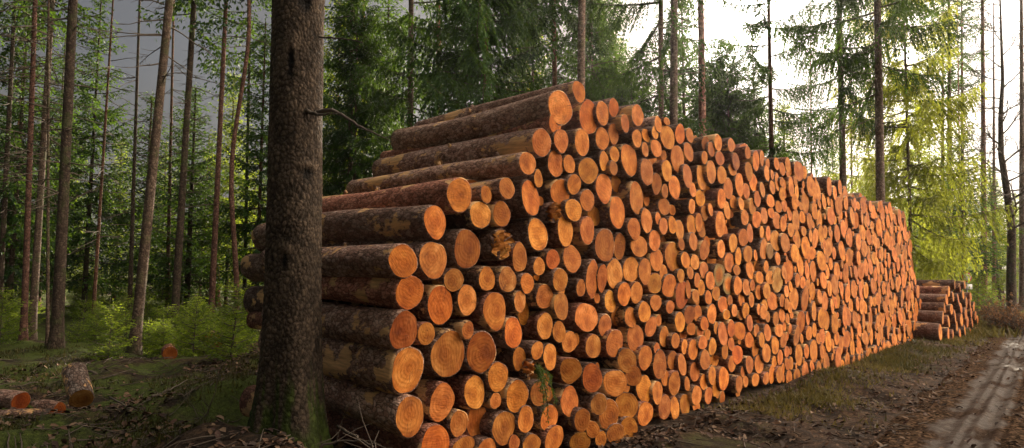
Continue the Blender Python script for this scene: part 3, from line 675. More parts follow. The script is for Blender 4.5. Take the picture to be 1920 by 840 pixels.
# body of the small far pile, behind the ends that show
o = link('stacked_logs', a.mesh('stacked_logs', [M_LOGBARK, M_CUT]))
tag(o, 'densely stacked small orange log ends, mostly in the far half of the long pile', 'logs', kind='stuff')

# two cut logs and rounds lying in the moss on the left
def gl(px, py, r, L, az, label, seed, fl='dark', up=0, both=True, kind='log', pitch=0):
    p = on_z(px, py, .3); p[2] = float(ground(p[0], p[1])) + r * .85 + up
    return make_log('cut_log' if L > .3 else 'wood_round', r, r, L, seed, fl, tuple(p), label, None, rot=(0, pitch, az), cat=kind, both=both)
gl(150, 796, .105, .50, math.radians(-6), 'short grey lichen-barked log lying in moss, orange end towards the viewer', 3017, 'darkgreybark', up=.03, pitch=.42)
gl(112, 757, .085, .35, math.radians(30), 'small orange-ended log lying just behind the short grey log', 3002, 'darkdeep')
gl(95, 772, .07, .6, math.radians(55), 'thin bark-covered log lying across the moss left of the short grey log', 3003, 'darkdeep')
gl(38, 764, .11, .5, math.radians(25), 'log with pale round end lying at the far left in the moss', 3004, 'darkdeep')
gl(395, 662, .2, .35, math.radians(-30), 'round orange log butt lying before the green saplings', 3005, 'darkdeep')
gl(318, 678, .12, .5, math.radians(-20), 'squat cut stump piece beside the leaning dark trunk', 3006, 'dark')
# ------------------------------------------------------------------ trees
def sprays(P, D, ln, wd, rng, tint):
    """diamond shaped needle sprays: origins P, directions D -> verts, quads, tint"""
    n = len(P); D = D / (np.linalg.norm(D, axis=1)[:, None] + 1e-9)
    R = rng.normal(size=(n, 3)); S = np.cross(D, R); S /= np.linalg.norm(S, axis=1)[:, None] + 1e-9
    ln = np.broadcast_to(ln, (n,))[:, None]; wd = np.broadcast_to(wd, (n,))[:, None]
    N = np.cross(D, S)
    V = np.stack([P, P + D * ln * .45 + S * wd + N * wd * .3, P + D * ln, P + D * ln * .45 - S * wd + N * wd * .3], 1).reshape(-1, 3)
    Q = np.arange(n * 4).reshape(-1, 4)
    T = np.repeat(np.asarray(tint), 4)
    return V, Q, np.stack([T, T, T], -1)

def spruce_crown(h0, h1, R, rng, dz=.34, per=5, droop=.35, ts=.13, step=.055, sl=.11, sw=.022, hang=.5, shape=.85, low=.75, lat=.75):
    """returns (foliage mesh data), (limb tubes). Height range h0..h1 metres"""
    Ps, Ds, Ls, Ts = [], [], [], []; limbs = Acc()
    z = h0; a0 = 0
    while z < h1 - .15:
        f = (z - h0) / (h1 - h0)
        Lm = R * ((1 - f) ** shape) * (low + (1 - low) * min(1, f * 4)) + .12
        nb = per if f < .85 else 4
        for b in range(nb):
            if rng.random() < .12: continue
            a0 += 2.4; az = a0 + rng.normal(0, .25)
            L = Lm * rng.uniform(.6, 1.12); zb = z + rng.uniform(-.5, .5) * dz
            n = max(4, int(L / .18)); t = np.linspace(0, 1, n)
            slope = -droop * (1 - f) * rng.uniform(.5, 1.4) + .45 * f
            zz = zb + L * (slope * t + .28 * t ** 2.5)
            az_t = az + .15 * t * rng.normal()
            path = np.stack([np.cos(az_t) * L * t * .97, np.sin(az_t) * L * t * .97, zz], -1)
            V, Q, T = tube(path, np.linspace(.006 + .011 * L, .003, n), 4, False); limbs.add(V, Q, T)
            br = rng.uniform(.0, .95)
            # side twigs
            nt = max(3, int(L / ts)); tt = np.linspace(.12, 1, nt)
            for side in (-1, 1):
                tw = tt + rng.normal(0, .02, nt); tw = np.clip(tw, .08, 1)
                o = np.stack([np.interp(tw, t, path[:, k]) for k in range(3)], -1)
                l = (.10 + .34 * L * (1 - tw) ** .7 * (.35 + tw)) * rng.uniform(.6, 1.2, nt); l = np.minimum(l, .75)
                ang = az + side * rng.uniform(.7, 1.15, nt)
                for k in range(nt):
                    m = max(2, int(l[k] / step)); s = np.linspace(0, 1, m)
                    dx, dy = math.cos(ang[k]), math.sin(ang[k])
                    hg = hang * rng.uniform(.5, 1.5) * (1 - f * .7)
                    if hang > 2: l[k] = min(1.0, l[k] * 1.2)
                    pts = o[k] + np.stack([dx * l[k] * s * .85, dy * l[k] * s * .85, -hg * l[k] * s ** 1.5], -1)
                    d = np.stack([np.full(m, dx * .85), np.full(m, dy * .85), -hg * 1.5 * s ** .5], -1)
                    for q in (-1, 1):
                        dd = d + q * lat * np.array([-dy, dx, 0]) + rng.normal(0, .22, (m, 3)); Ps.append(pts); Ds.append(dd); Ls.append(np.full(m, sl) * rng.uniform(.7, 1.2, m)); Ts.append(np.clip(br + rng.normal(0, .15, m), 0, 1))
        z += dz * (1 - .45 * f)
    # leader
    P = np.stack([np.zeros(12), np.zeros(12), np.linspace(h1 - .5, h1, 12)], -1); Ps.append(P); Ds.append(rng.normal(0, .4, (12, 3)) + [0, 0, 1]); Ls.append(np.full(12, sl)); Ts.append(np.full(12, .6))
    P = np.concatenate(Ps); D = np.concatenate(Ds); L = np.concatenate(Ls); T = np.concatenate(Ts)
    return sprays(P, D, L, sw * L / sl, rng, T), limbs

def crown_meshes(name, mat, *a, **k):
    (V, Q, T), limbs = spruce_crown(*a, **k)
    print(name, 'sprays', len(Q))
    return mesh_np(name, V, Q, None, [mat], V, T, False), limbs.mesh(name + '_limbs', [M_TWIG])
g_ = np.random.default_rng
CR = {}
CR['tall'] = crown_meshes('crown', M_NEEDLE, 9.0, 22, 2.7, g_(1), dz=1.1, per=4, ts=.13, step=.075, sl=.15, sw=.03, hang=1.1)
CR['tall2'] = crown_meshes('crown', M_NEEDLE, 11.0, 23, 2.3, g_(2), dz=1.2, per=4, ts=.14, step=.08, sl=.16, sw=.03, hang=.9)
CR['mid'] = crown_meshes('crown', M_NEEDLE, 1.8, 13, 2.4, g_(3), dz=.58, per=6, ts=.105, step=.065, sl=.13, sw=.028, hang=.9)
CR['midy'] = (CR['mid'][0].copy(), CR['mid'][1]); CR['midy'][0].materials.clear(); CR['midy'][0].materials.append(M_NEEDLE_Y)
CR['dark'] = crown_meshes('crown', M_NEEDLE, 4.6, 15, 2.8, g_(4), dz=.50, per=7, ts=.09, step=.045, sl=.13, sw=.025, hang=1.5, lat=.5, shape=.6, low=.95, droop=.45)
CR['curtain'] = crown_meshes('crown', M_NEEDLE, 6.6, 21, 3.3, g_(15), dz=1.25, per=4, ts=.075, step=.045, sl=.12, sw=.021, hang=1.7, lat=.55, droop=.45, shape=.6, low=.85)
CR['drape'] = crown_meshes('crown', M_DRAPE, 2.6, 15, 2.9, g_(5), dz=.85, per=6, ts=.075, step=.042, sl=.12, sw=.020, hang=1.8, lat=.5, shape=.55, low=.8, droop=.5)
CR['small'] = crown_meshes('crown', M_NEEDLE, .4, 7.5, 1.7, g_(6), dz=.28, per=6, ts=.13, step=.055, sl=.10, sw=.02, hang=.5, droop=.2)
CR['smally'] = (CR['small'][0].copy(), CR['small'][1]); CR['smally'][0].materials.clear(); CR['smally'][0].materials.append(M_NEEDLE_Y)
CR['sap'] = crown_meshes('crown', M_SAPL, .08, 1.7, .75, g_(8), dz=.17, per=5, ts=.075, step=.04, sl=.07, sw=.012, hang=.15, droop=.05)
CR['sap2'] = crown_meshes('crown', M_SAPL, .05, 1.1, .7, g_(9), dz=.15, per=5, ts=.07, step=.04, sl=.065, sw=.012, hang=.2, droop=.15)

def trunk_mesh(pts, r0, H, mat, seed, seg=12, flare=1.5, bright=1.0):
    """pts: function height -> (dx, dy) offset"""
    zs = np.concatenate([[-.15, 0, .12, .3, .6], np.linspace(1.0, H, 26)])
    g = np.random.default_rng(seed); th = np.arange(seg) / seg * 2 * PI; V = []; ph = g.uniform(0, 6.3, 3)
    for z in zs:
        ox, oy = pts(max(z, 0)); r = r0 * max(.06, (1 - max(z, 0) / H) ** .75) if H > 0 else r0
        r = r0 * (1 - .78 * max(z, 0) / H)
        fl = 1 + (flare - 1) * math.exp(-max(z, 0) / .28) * (1 + .35 * np.cos(3 * th + ph[0]) + .25 * np.cos(5 * th + ph[1]))
        rr = r * fl * (1 + .02 * np.cos(4 * th + z))
        V.append(np.stack([ox + rr * np.cos(th), oy + rr * np.sin(th), np.full(seg, z)], -1))
    V = np.concatenate(V); n = len(zs)
    i = np.arange(n - 1)[:, None] * seg; j = np.arange(seg)[None, :]; j2 = (j + 1) % seg
    Q = np.stack([i + j, i + j2, i + seg + j2, i + seg + j], -1).reshape(-1, 4)
    A = V[:, [2, 0, 1]] + g.uniform(0, 40, 3)
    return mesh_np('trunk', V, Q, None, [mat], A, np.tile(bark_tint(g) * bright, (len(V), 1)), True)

def dead_twigs(z0, z1, n, r, rng, L=(.3, 1.3), pts=None, sub=True):
    a = Acc()
    for _ in range(n):
        z = rng.uniform(z0, z1); az = rng.uniform(0, 6.28); l = rng.uniform(*L); m = 5; t = np.linspace(0, 1, m)
        dr = rng.uniform(-.5, .25); ox, oy = pts(z) if pts else (0, 0)
        p = np.stack([ox + np.cos(az) * (r + l * t), oy + np.sin(az) * (r + l * t), z + l * (dr * t - .25 * t * t * rng.uniform(-.5, 1))], -1); p += rng.normal(0, .012, p.shape)
        a.add(*tube(p, np.linspace(.016, .004, m), 4, False))
        if sub:
            for _ in range(int(l * 6)):
                k = rng.uniform(.2, 1); q = np.array([np.interp(k, t, p[:, i]) for i in range(3)]); aa = az + rng.choice([-1, 1]) * rng.uniform(.4, 1.1); l2 = l * rng.uniform(.15, .4)
                e = q + np.array([math.cos(aa) * l2, math.sin(aa) * l2, rng.uniform(-.3, .1) * l2]); a.add(*tube(np.array([q, (q + e) / 2 + rng.normal(0, .01, 3), e]), [.007, .005, .003], 3, False))
    return a.mesh('dead_branches', [M_TWIG])

GL = 'trees of the left forest'; GM = 'trees behind the long log pile'; GR = 'trees by the track on the right'
def tree(name, label, group, base, r, H, lean=(0, 0), crown=None, cs=1.0, cz=1.0, coff=0.0, rot=None, mat=None, twigs=(2.5, 9, 30), seed=1, bend=0, cat='tree', tilt=False):
    root = bpy.data.objects.new(name, None); COL.objects.link(root); root.empty_display_size = .3
    z = float(ground(base[0], base[1])); root.location = (base[0], base[1], z); tag(root, label, cat, group)
    b = bend; pts = lambda h: (lean[0] * h + b * math.sin(h * .9 + seed), lean[1] * h + b * math.cos(h * .7 + seed))
    link('trunk', trunk_mesh(pts, r, H, mat or M_TRUNK, seed, bright=1.9 if group in (GM, GR) else 1.0), root)  # bark behind the pile and by the track lightened in place of light
    rng = np.random.default_rng(seed)
    if twigs and twigs[2] > 16: link('dead_branches', dead_twigs(twigs[0], twigs[1], twigs[2], r * .8, rng, pts=pts), root)['kind'] = 'stuff'
    elif twigs:
        for _ in range(twigs[2]): link('dead_branch', dead_twigs(twigs[0], twigs[1], 1, r * .8, rng, pts=pts), root)
    if crown:
        cm, lmh = CR[crown]
        ro = rng.uniform(0, 6.28) if rot is None else rot
        for nm, me in (('crown', cm), ('limbs', lmh)):
            o = link(nm, me, root)
            if nm == 'limbs': o['kind'] = 'stuff'
            m = Matrix.Identity(4); m[0][2] = lean[0]; m[1][2] = lean[1]      # the crown follows the leaning stem
            M = m @ Matrix.Translation((0, 0, coff)) @ Matrix.Rotation(ro, 4, 'Z') @ Matrix.Diagonal((cs, cs, cz, 1))
            # a shear cannot live in loc/rot/scale: tilt by a rotation instead
            q = Vector((0, 0, 1)).rotation_difference(Vector((lean[0], lean[1], 1)).normalized())
            o.rotation_mode = 'QUATERNION'; o.rotation_quaternion = q @ Euler((0, 0, ro)).to_quaternion()
            o.location = Vector((lean[0], lean[1], 1)) * coff; o.scale = (cs, cs, cz)
    return root

def base_from(px, Z):                        # a standing point at pixel column px and depth Z
    p = at_depth(px, 528, Z); return p[0], p[1]
def tree_px(name, label, group, pxb, pxt, Z, wpx, H=22, **k):
    """pxb: column at ground height, pxt: column at the top edge of the frame"""
    b = base_from(pxb, Z); t = at_depth(pxt, 0, Z); gz = float(ground(*b))
    n = 1234.0; zt = t[2] - gz
    pb = at_depth(pxb, 620, Z)
    lean = ((t[0] - b[0]) / zt, (t[1] - b[1]) / zt)
    return tree(name, label, group, b, wpx * (.68 if group == GL else .86) / FPX * Z / 2, H, lean, **k)

GL = 'trees of the left forest'; GM = 'trees behind the long log pile'; GR = 'trees by the track on the right'
T = [
 # name, label, group, px bottom, px top, depth, width px, H, kwargs
 ('spruce_tree', 'stout straight dark trunk with a mossy foot, second thick one from the left edge', GL, 113, 137, 13.2, 30, 24, dict(crown='tall', twigs=(3, 9, 30))),
 ('spruce_tree', 'thick dark trunk leaning right with a bark-littered foot, in the middle of the left forest', GL, 258, 318, 13.0, 28, 24, dict(crown='tall', twigs=(5, 9, 26), coff=.8)),
 ('spruce_tree', 'straight grey-brown trunk right of the leaning thick one, lichen branches high up', GL, 330, 364, 19, 21, 24, dict(crown='tall', coff=0)),
 ('pine_tree', 'slim reddish trunk, left of the curved one', GL, 398, 424, 19.5, 17, 21, dict(crown='tall2', mat=M_PINEBARK, twigs=(7, 9, 5), cs=.8)),
 ('pine_tree', 'reddish trunk with a sweeping bend near its top, nearest the big foreground trunk', GL, 436, 458, 18.5, 15, 21, dict(crown='tall2', mat=M_PINEBARK, bend=.12, twigs=(7, 9, 5), cs=.8)),
 ('pine_tree', 'reddish-violet slender trunk at the far left, with thin bare side twigs', GL, 51, 66, 16, 17, 21, dict(crown='tall2', mat=M_PINEBARK, twigs=(4, 10, 50))),
 ('spruce_tree', 'very thin pole-like trunk close left of the stout mossy-footed one', GL, 97, 91, 14.5, 9, 16, dict(crown='tall2', cs=.6, cz=.7, coff=2, twigs=(3, 10, 40))),
 ('spruce_tree', 'dark trunk slanting right, half behind the slender reddish-violet one', GL, 66, 98, 18, 20, 22, dict(crown='tall')),
 ('spruce_tree', 'dark trunk at the left edge of the picture', GL, 3, 28, 20, 15, 22, dict(crown='tall')),
 ('spruce_tree', 'thin bare trunk slanting right between the two thick dark ones', GL, 178, 212, 20, 10, 15, dict(crown=None)),
 ('spruce_tree', 'slim dark trunk just left of the leaning thick one', GL, 246, 262, 23, 12, 18, dict(crown=None)),
 ('spruce_tree', 'thin dark trunk just left of the straight grey-brown one', GL, 316, 326, 25, 11, 18, dict(crown=None)),
 ('spruce_tree', 'thin trunk in shade beside the curved reddish one', GL, 460, 470, 24, 11, 18, dict(crown='tall')),
 ('spruce_tree', 'pale grey trunk just right of the big foreground trunk', GM, 655, 660, 24, 14, 22, dict(crown='tall', coff=1)),
 ('pine_tree', 'slim reddish-brown trunk beside the pale grey one', GM, 680, 682, 28, 11, 20, dict(crown='tall2', mat=M_PINEBARK)),
 ('spruce_tree', 'dark blue-grey trunk rising left of the dark spruce', GM, 768, 771, 22, 18, 24, dict(crown='curtain', coff=0)),
 ('spruce_tree', 'light grey trunk close left of the dark spruce stem', GM, 826, 822, 26, 17, 24, dict(crown='tall2')),
 ('spruce_tree', 'wide dark spruce with drooping boughs standing above the stepped end of the pile', GM, 906, 912, 17.5, 13, 17, dict(crown='dark', twigs=(2, 4.5, 16))),
 ('spruce_tree', 'slim dark trunk left of the ochre-lit trunk above the pile top', GM, 1046, 1038, 20, 15, 24, dict(crown='tall')),
 ('spruce_tree', 'ochre-lit straight trunk right above the topmost log', GM, 1084, 1091, 17, 23, 24, dict(crown='tall', coff=1.2, twigs=(6, 9, 6))),
 ('spruce_tree', 'dark trunk close left of the pair of brown trunks above the pile', GM, 1239, 1239, 19, 15, 24, dict(crown='curtain', coff=-.5)),
 ('spruce_tree', 'brown fissured trunk, left one of the pair left of the sun', GM, 1259, 1264, 17.5, 22, 24, dict(crown='tall2', twigs=(5, 9, 6))),
 ('pine_tree', 'smooth brown trunk, right one of the pair left of the sun', GM, 1320, 1314, 19, 20, 23, dict(crown='tall2', mat=M_PINEBARK, twigs=(5, 9, 6))),
 ('spruce_tree', 'shaggy needle-clad trunk directly below the sun', GM, 1450, 1441, 22, 15, 16, dict(crown='curtain', cs=.72, cz=.82, coff=-1.0)),
 ('pine_tree', 'thin violet-red pole right of the sun', GM, 1521, 1519, 24, 6, 12, dict(mat=M_PINEBARK, crown=None, twigs=(6, 11, 30))),
 ('spruce_tree', 'grey trunk left of the thick brown roadside trunk', GR, 1583, 1573, 21, 17, 23, dict(crown='curtain', coff=.6, cs=.75, twigs=(6, 9, 10))),
 ('pine_tree', 'thin pinkish pole just behind the grey trunk', GR, 1597, 1593, 28, 6, 16, dict(mat=M_PINEBARK, crown=None, twigs=(6, 14, 30))),
 ('spruce_tree', 'thick brown trunk standing over the low far end of the pile', GR, 1650, 1645, 19.5, 21, 25, dict(crown='curtain', coff=1.3, twigs=(5, 9, 14))),
 ('spruce_tree', 'bright yellow-green spruce with curtain-like hanging boughs', GR, 1708, 1694, 22, 9, 15, dict(crown='drape', twigs=None, rot=.6)),
 ('spruce_tree', 'low dark green spruce pointing a bough towards the track', GR, 1800, 1802, 27, 9, 8, dict(crown='small', cs=1.3, cz=.8, coff=1.8, twigs=None)),
 ('spruce_tree', 'straight trunk left of the low dark green spruce', GR, 1764, 1768, 32, 10, 16, dict(crown='tall2', cs=.8, cz=.8, coff=3)),
 ('spruce_tree', 'thick trunk behind the low dark green spruce', GR, 1779, 1779, 30, 14, 18, dict(crown='tall2', cs=.8, cz=.8, coff=3)),
 ('spruce_tree', 'slim rusty trunk between the thick one and the sign post', GR, 1802, 1803, 33, 10, 18, dict(crown='tall2', cs=.8, cz=.8, coff=3, mat=M_PINEBARK)),
 ('pine_tree', 'straight rust-brown trunk right of the little sign', GR, 1842, 1842, 30, 13, 22, dict(mat=M_PINEBARK, crown=None, twigs=(5, 16, 60))),
 ('pine_tree', 'thin dead pole without needles against the sky near the right edge', GR, 1799, 1795, 30, 5, 15, dict(mat=M_PINEBARK, crown=None, twigs=(4, 14, 40))),
 ('spruce_tree', 'grey trunk at the right edge of the picture', GR, 1913, 1915, 31, 14, 21, dict(crown=None, twigs=(5, 17, 70))),
 ('spruce_tree', 'slim trunk with bare side twigs right of the rust-brown one', GR, 1861, 1863, 38, 9, 18, dict(crown=None, twigs=(4, 16, 60))),
]
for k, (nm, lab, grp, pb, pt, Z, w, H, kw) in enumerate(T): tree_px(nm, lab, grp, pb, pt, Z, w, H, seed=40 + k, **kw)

# green spruces with crowns reaching low, by px column, depth, tip row
F = [
 (20, 21, -60, 'mid', 'dense dark spruce filling the left edge', GL), (160, 24, -20, 'mid', 'dense spruce behind the two dark trunks on the left', GL),
 (268, 27, 172, 'small', 'blue-green spruce whose tip shows in the grey sky gap', GL), (352, 25, 158, 'small', 'pointed green spruce right of the sky gap', GL),
 (215, 33, 260, 'smally', 'low yellow-green spruce under the sky gap', GL), (482, 23, 30, 'mid', 'bluish spruce seen just left of the big foreground trunk', GL),
 (95, 30, 60, 'mid', 'tall blue-green spruce deep behind the left trunks', GL), (425, 31, 130, 'midy', 'yellow-green spruce behind the reddish trunks', GL),
 (300, 38, 260, 'midy', 'pale green spruce far behind the leaning trunk', GL), (0, 34, 150, 'mid', 'dark green spruce at the far left edge', GL),
 (625, 27, -40, 'midy', 'yellowish spruce right of the big foreground trunk', GM), (720, 26, -60, 'mid', 'dark green spruce left of the widest dark spruce', GM),
 (990, 30, -40, 'midy', 'yellow-green spruce showing right of the dark spruce stem', GM), (1160, 27, 60, 'midy', 'yellow-green spruce between the pile top and the brown pair', GM), (1190, 22, 110, 'dark', 'dark low spruce just above the log tops', GM),
 (1130, 36, -50, 'mid', 'hazy tall spruce in the gap right of the ochre trunk', GM), (1115, 24, -80, 'dark', 'dark drooping spruce right of the ochre-lit trunk', GM), (1000, 25, -60, 'mid', 'dark spruce close right of the widest dark spruce', GM), (660, 24, -30, 'dark', 'drooping spruce right beside the big foreground trunk', GM), (1290, 29, -60, 'mid', 'dark spruce between the two brown trunks left of the sun', GM), (1375, 23, 85, 'dark', 'dark spruce close under the sun on its left', GM), (1345, 26, 110, 'dark', 'dark green spruce behind the right brown trunk', GM),
 (1425, 27, 60, 'mid', 'slender dark spruce directly behind the shaggy trunk below the sun', GM), (1480, 33, 190, 'smally', 'thin spruce between the shaggy trunk and the violet pole', GM), (1640, 42, 240, 'smally', 'small spruce peeping left of the roadside trunk', GR),
 (1745, 28, 330, 'smally', 'lit low spruce beneath the hanging boughs', GR), (1735, 36, 120, 'midy', 'tall yellow spruce behind the hanging boughs', GR),
 (1832, 33, 470, 'smally', 'little bright green spruce bush behind the sign', GR),
]
for k, (px, Z, tipy, cr, lab, grp) in enumerate(F):
    b = base_from(px, Z); gz = float(ground(*b)); tip = at_depth(px, tipy, Z)[2] - gz
    h0 = {'dark': 15, 'mid': 13, 'midy': 13, 'small': 7.5, 'smally': 7.5}[cr]; s = tip / h0
    tree('spruce_tree', lab, grp, b, .10 * max(.5, s), tip * .98, crown=cr, cs=max(.5, min(1.25, s * 1.05)), cz=s, twigs=None, seed=300 + k)

# the wood behind: further trees one can tell apart only by their rank
rng = np.random.default_rng(55)
def far_row(n, Z0, Z1, x0, x1, grp, lab, kinds, hs, gap=()):
    for k in range(n):
        px = x0 + (x1 - x0) * (k + rng.uniform(.1, .9)) / n; Z = rng.uniform(Z0, Z1)
        if any(a < px < b for a, b in gap): continue
        b = base_from(px, Z); kind = kinds[k % len(kinds)]; H = rng.uniform(*hs)
        if kind == 'bare': tree('pine_tree', lab[1], grp, b, rng.uniform(.07, .13), H, crown=None, mat=M_PINEBARK if rng.random() < .4 else M_TRUNK, twigs=(3, H * .9, 34), seed=500 + k, lean=tuple(rng.normal(0, .015, 2)))
        else:
            h0 = {'tall': 22, 'tall2': 23, 'mid': 13, 'midy': 13, 'small': 7.5, 'smally': 7.5}[kind]
            s = H / h0; tree('spruce_tree', lab[0], grp, b, rng.uniform(.09, .15), H * .98, crown=kind, cs=max(.6, min(1.3, s)), cz=s, twigs=None, seed=500 + k, lean=tuple(rng.normal(0, .012, 2)))
far_row(24, 28, 46, -60, 640, 'far trees of the left forest', ('green spruce in the depth of the left forest', 'thin bare trunk in the depth of the left forest'), ['bare', 'mid', 'bare', 'mid', 'bare', 'midy'], (7, 12), gap=((150, 330),))
far_row(26, 50, 75, -100, 700, 'farthest trees of the left forest', ('small pale spruce at the far back of the left forest', 'hair-thin trunk at the far back of the left forest'), ['smally', 'midy', 'bare'], (6, 11), gap=((140, 320),))
far_row(18, 32, 50, 600, 1360, 'far trees behind the pile', ('green spruce in the wood far behind the pile', 'thin trunk in the wood far behind the pile'), ['midy', 'bare', 'mid', 'bare'], (9, 14))
far_row(26, 38, 60, 1380, 1990, 'far trees beyond the track on the right', ('small spruce in the light wood beyond the right end of the pile', 'thin bare trunk in the light wood beyond the right end of the pile'), ['bare', 'bare', 'smally'], (7, 12), gap=((1500, 1560),))
far_row(30, 60, 95, 1380, 2010, 'farthest trees on the right', ('tiny spruce in the farthest wood on the right', 'hair-thin trunk in the farthest wood on the right'), ['bare', 'smally', 'bare', 'midy'], (8, 13))

# unseen spruces, most of them added to shade the near end of the pile
for k, (x, y, cr, s, lab) in enumerate([(4.6, 3.2, 'mid', 1.3, 'unseen broad spruce on the right of the viewpoint'), (8.5, 4.5, 'mid', 1.3, 'unseen broad spruce deeper right of the viewpoint'), (5.0, 9.5, 'curtain', 1, 'unseen curtain-like spruce on the right side of the track'), (5.2, 5.8, 'curtain', 1, 'unseen spruce on the near right side of the track'), (6.5, 8.0, 'mid', 1.2, 'unseen low-branched spruce on the right side of the track'), (4.6, .5, 'tall', 1, 'unseen spruce right beside the viewpoint'),
        (8.5, 12.5, 'tall', 1, 'unseen spruce set back from the track on the right'), (3.5, -4.5, 'mid', 1.1, 'unseen spruce behind the viewpoint by the track'), (-2.6, -3.2, 'mid', 1.2, 'unseen low-branched spruce left behind the viewpoint'),
        (-6.5, -2.5, 'tall', 1, 'unseen tall spruce in the near left forest'), (-9.5, 0.0, 'tall', 1, 'unseen tall spruce beyond the near left clearing'), (-4.8, -7, 'mid', 1.3, 'unseen spruce deep behind the viewpoint'), (7.5, -2, 'mid', 1.2, 'unseen low-branched spruce on the near right bank'),
        (6.0, 27, 'tall', 1, 'spruce far down the right side of the track'), (9, 20, 'tall2', 1, 'slim spruce down the right side of the track')]):
    tree('spruce_tree', lab, 'unseen trees around the viewpoint', (x, y), .17, 22 if 'tall' in cr or cr == 'curtain' else 13 * s, crown=cr, cs=s, cz=s, twigs=None, seed=800 + k)

# ---- understory: saplings
rng = np.random.default_rng(77)
SL = 'bright green spruce sapling in the undergrowth of the left forest'
def sapling(x, y, s, kind, lab, grp, seed):
    root = bpy.data.objects.new('spruce_sapling', None); COL.objects.link(root); root.location = (x, y, float(ground(x, y)) - .02); root.scale = (s, s, s * rng.uniform(.9, 1.3))
    root.rotation_euler = (rng.normal(0, .05), rng.normal(0, .05), rng.uniform(0, 6.28)); tag(root, lab, 'sapling', grp)
    H = {'sap': 1.7, 'sap2': 1.1}[kind]
    for nm, me in (('stem', STEM), ('crown', CR[kind][0]), ('limbs', CR[kind][1])):
        o = link(nm, me, root)
        if nm == 'limbs': o['kind'] = 'stuff'
        if nm == 'stem': o.scale = (1, 1, H)
_a = Acc(); _a.add(*tube(np.array([[0, 0, -.05], [.003, 0, .5], [0, .004, 1]]), [.018, .012, .003], 6)); STEM = _a.mesh('stem', [M_TWIG])
for k in range(84):
    px = rng.uniform(-40, 500); Z = rng.uniform(14.5, 27); 
    if k > 60: px = rng.uniform(250, 490); Z = rng.uniform(11.5, 15)
    b = base_from(px, Z); sapling(b[0], b[1], rng.uniform(.35, .85) * (.5 + Z / 40), rng.choice(['sap', 'sap2']), SL, 'saplings in the left undergrowth', k)
for px, Z, s, lab in ((436, 10.5, .75, 'small green sapling behind the log butt near the big trunk'), (1828, 27, 1.2, 'green bushy sapling beside the little sign'), (210, 12.2, .6, 'low sapling between the two thick dark trunks')):
    b = base_from(px, Z); sapling(b[0], b[1], s, 'sap', lab, None, 5)

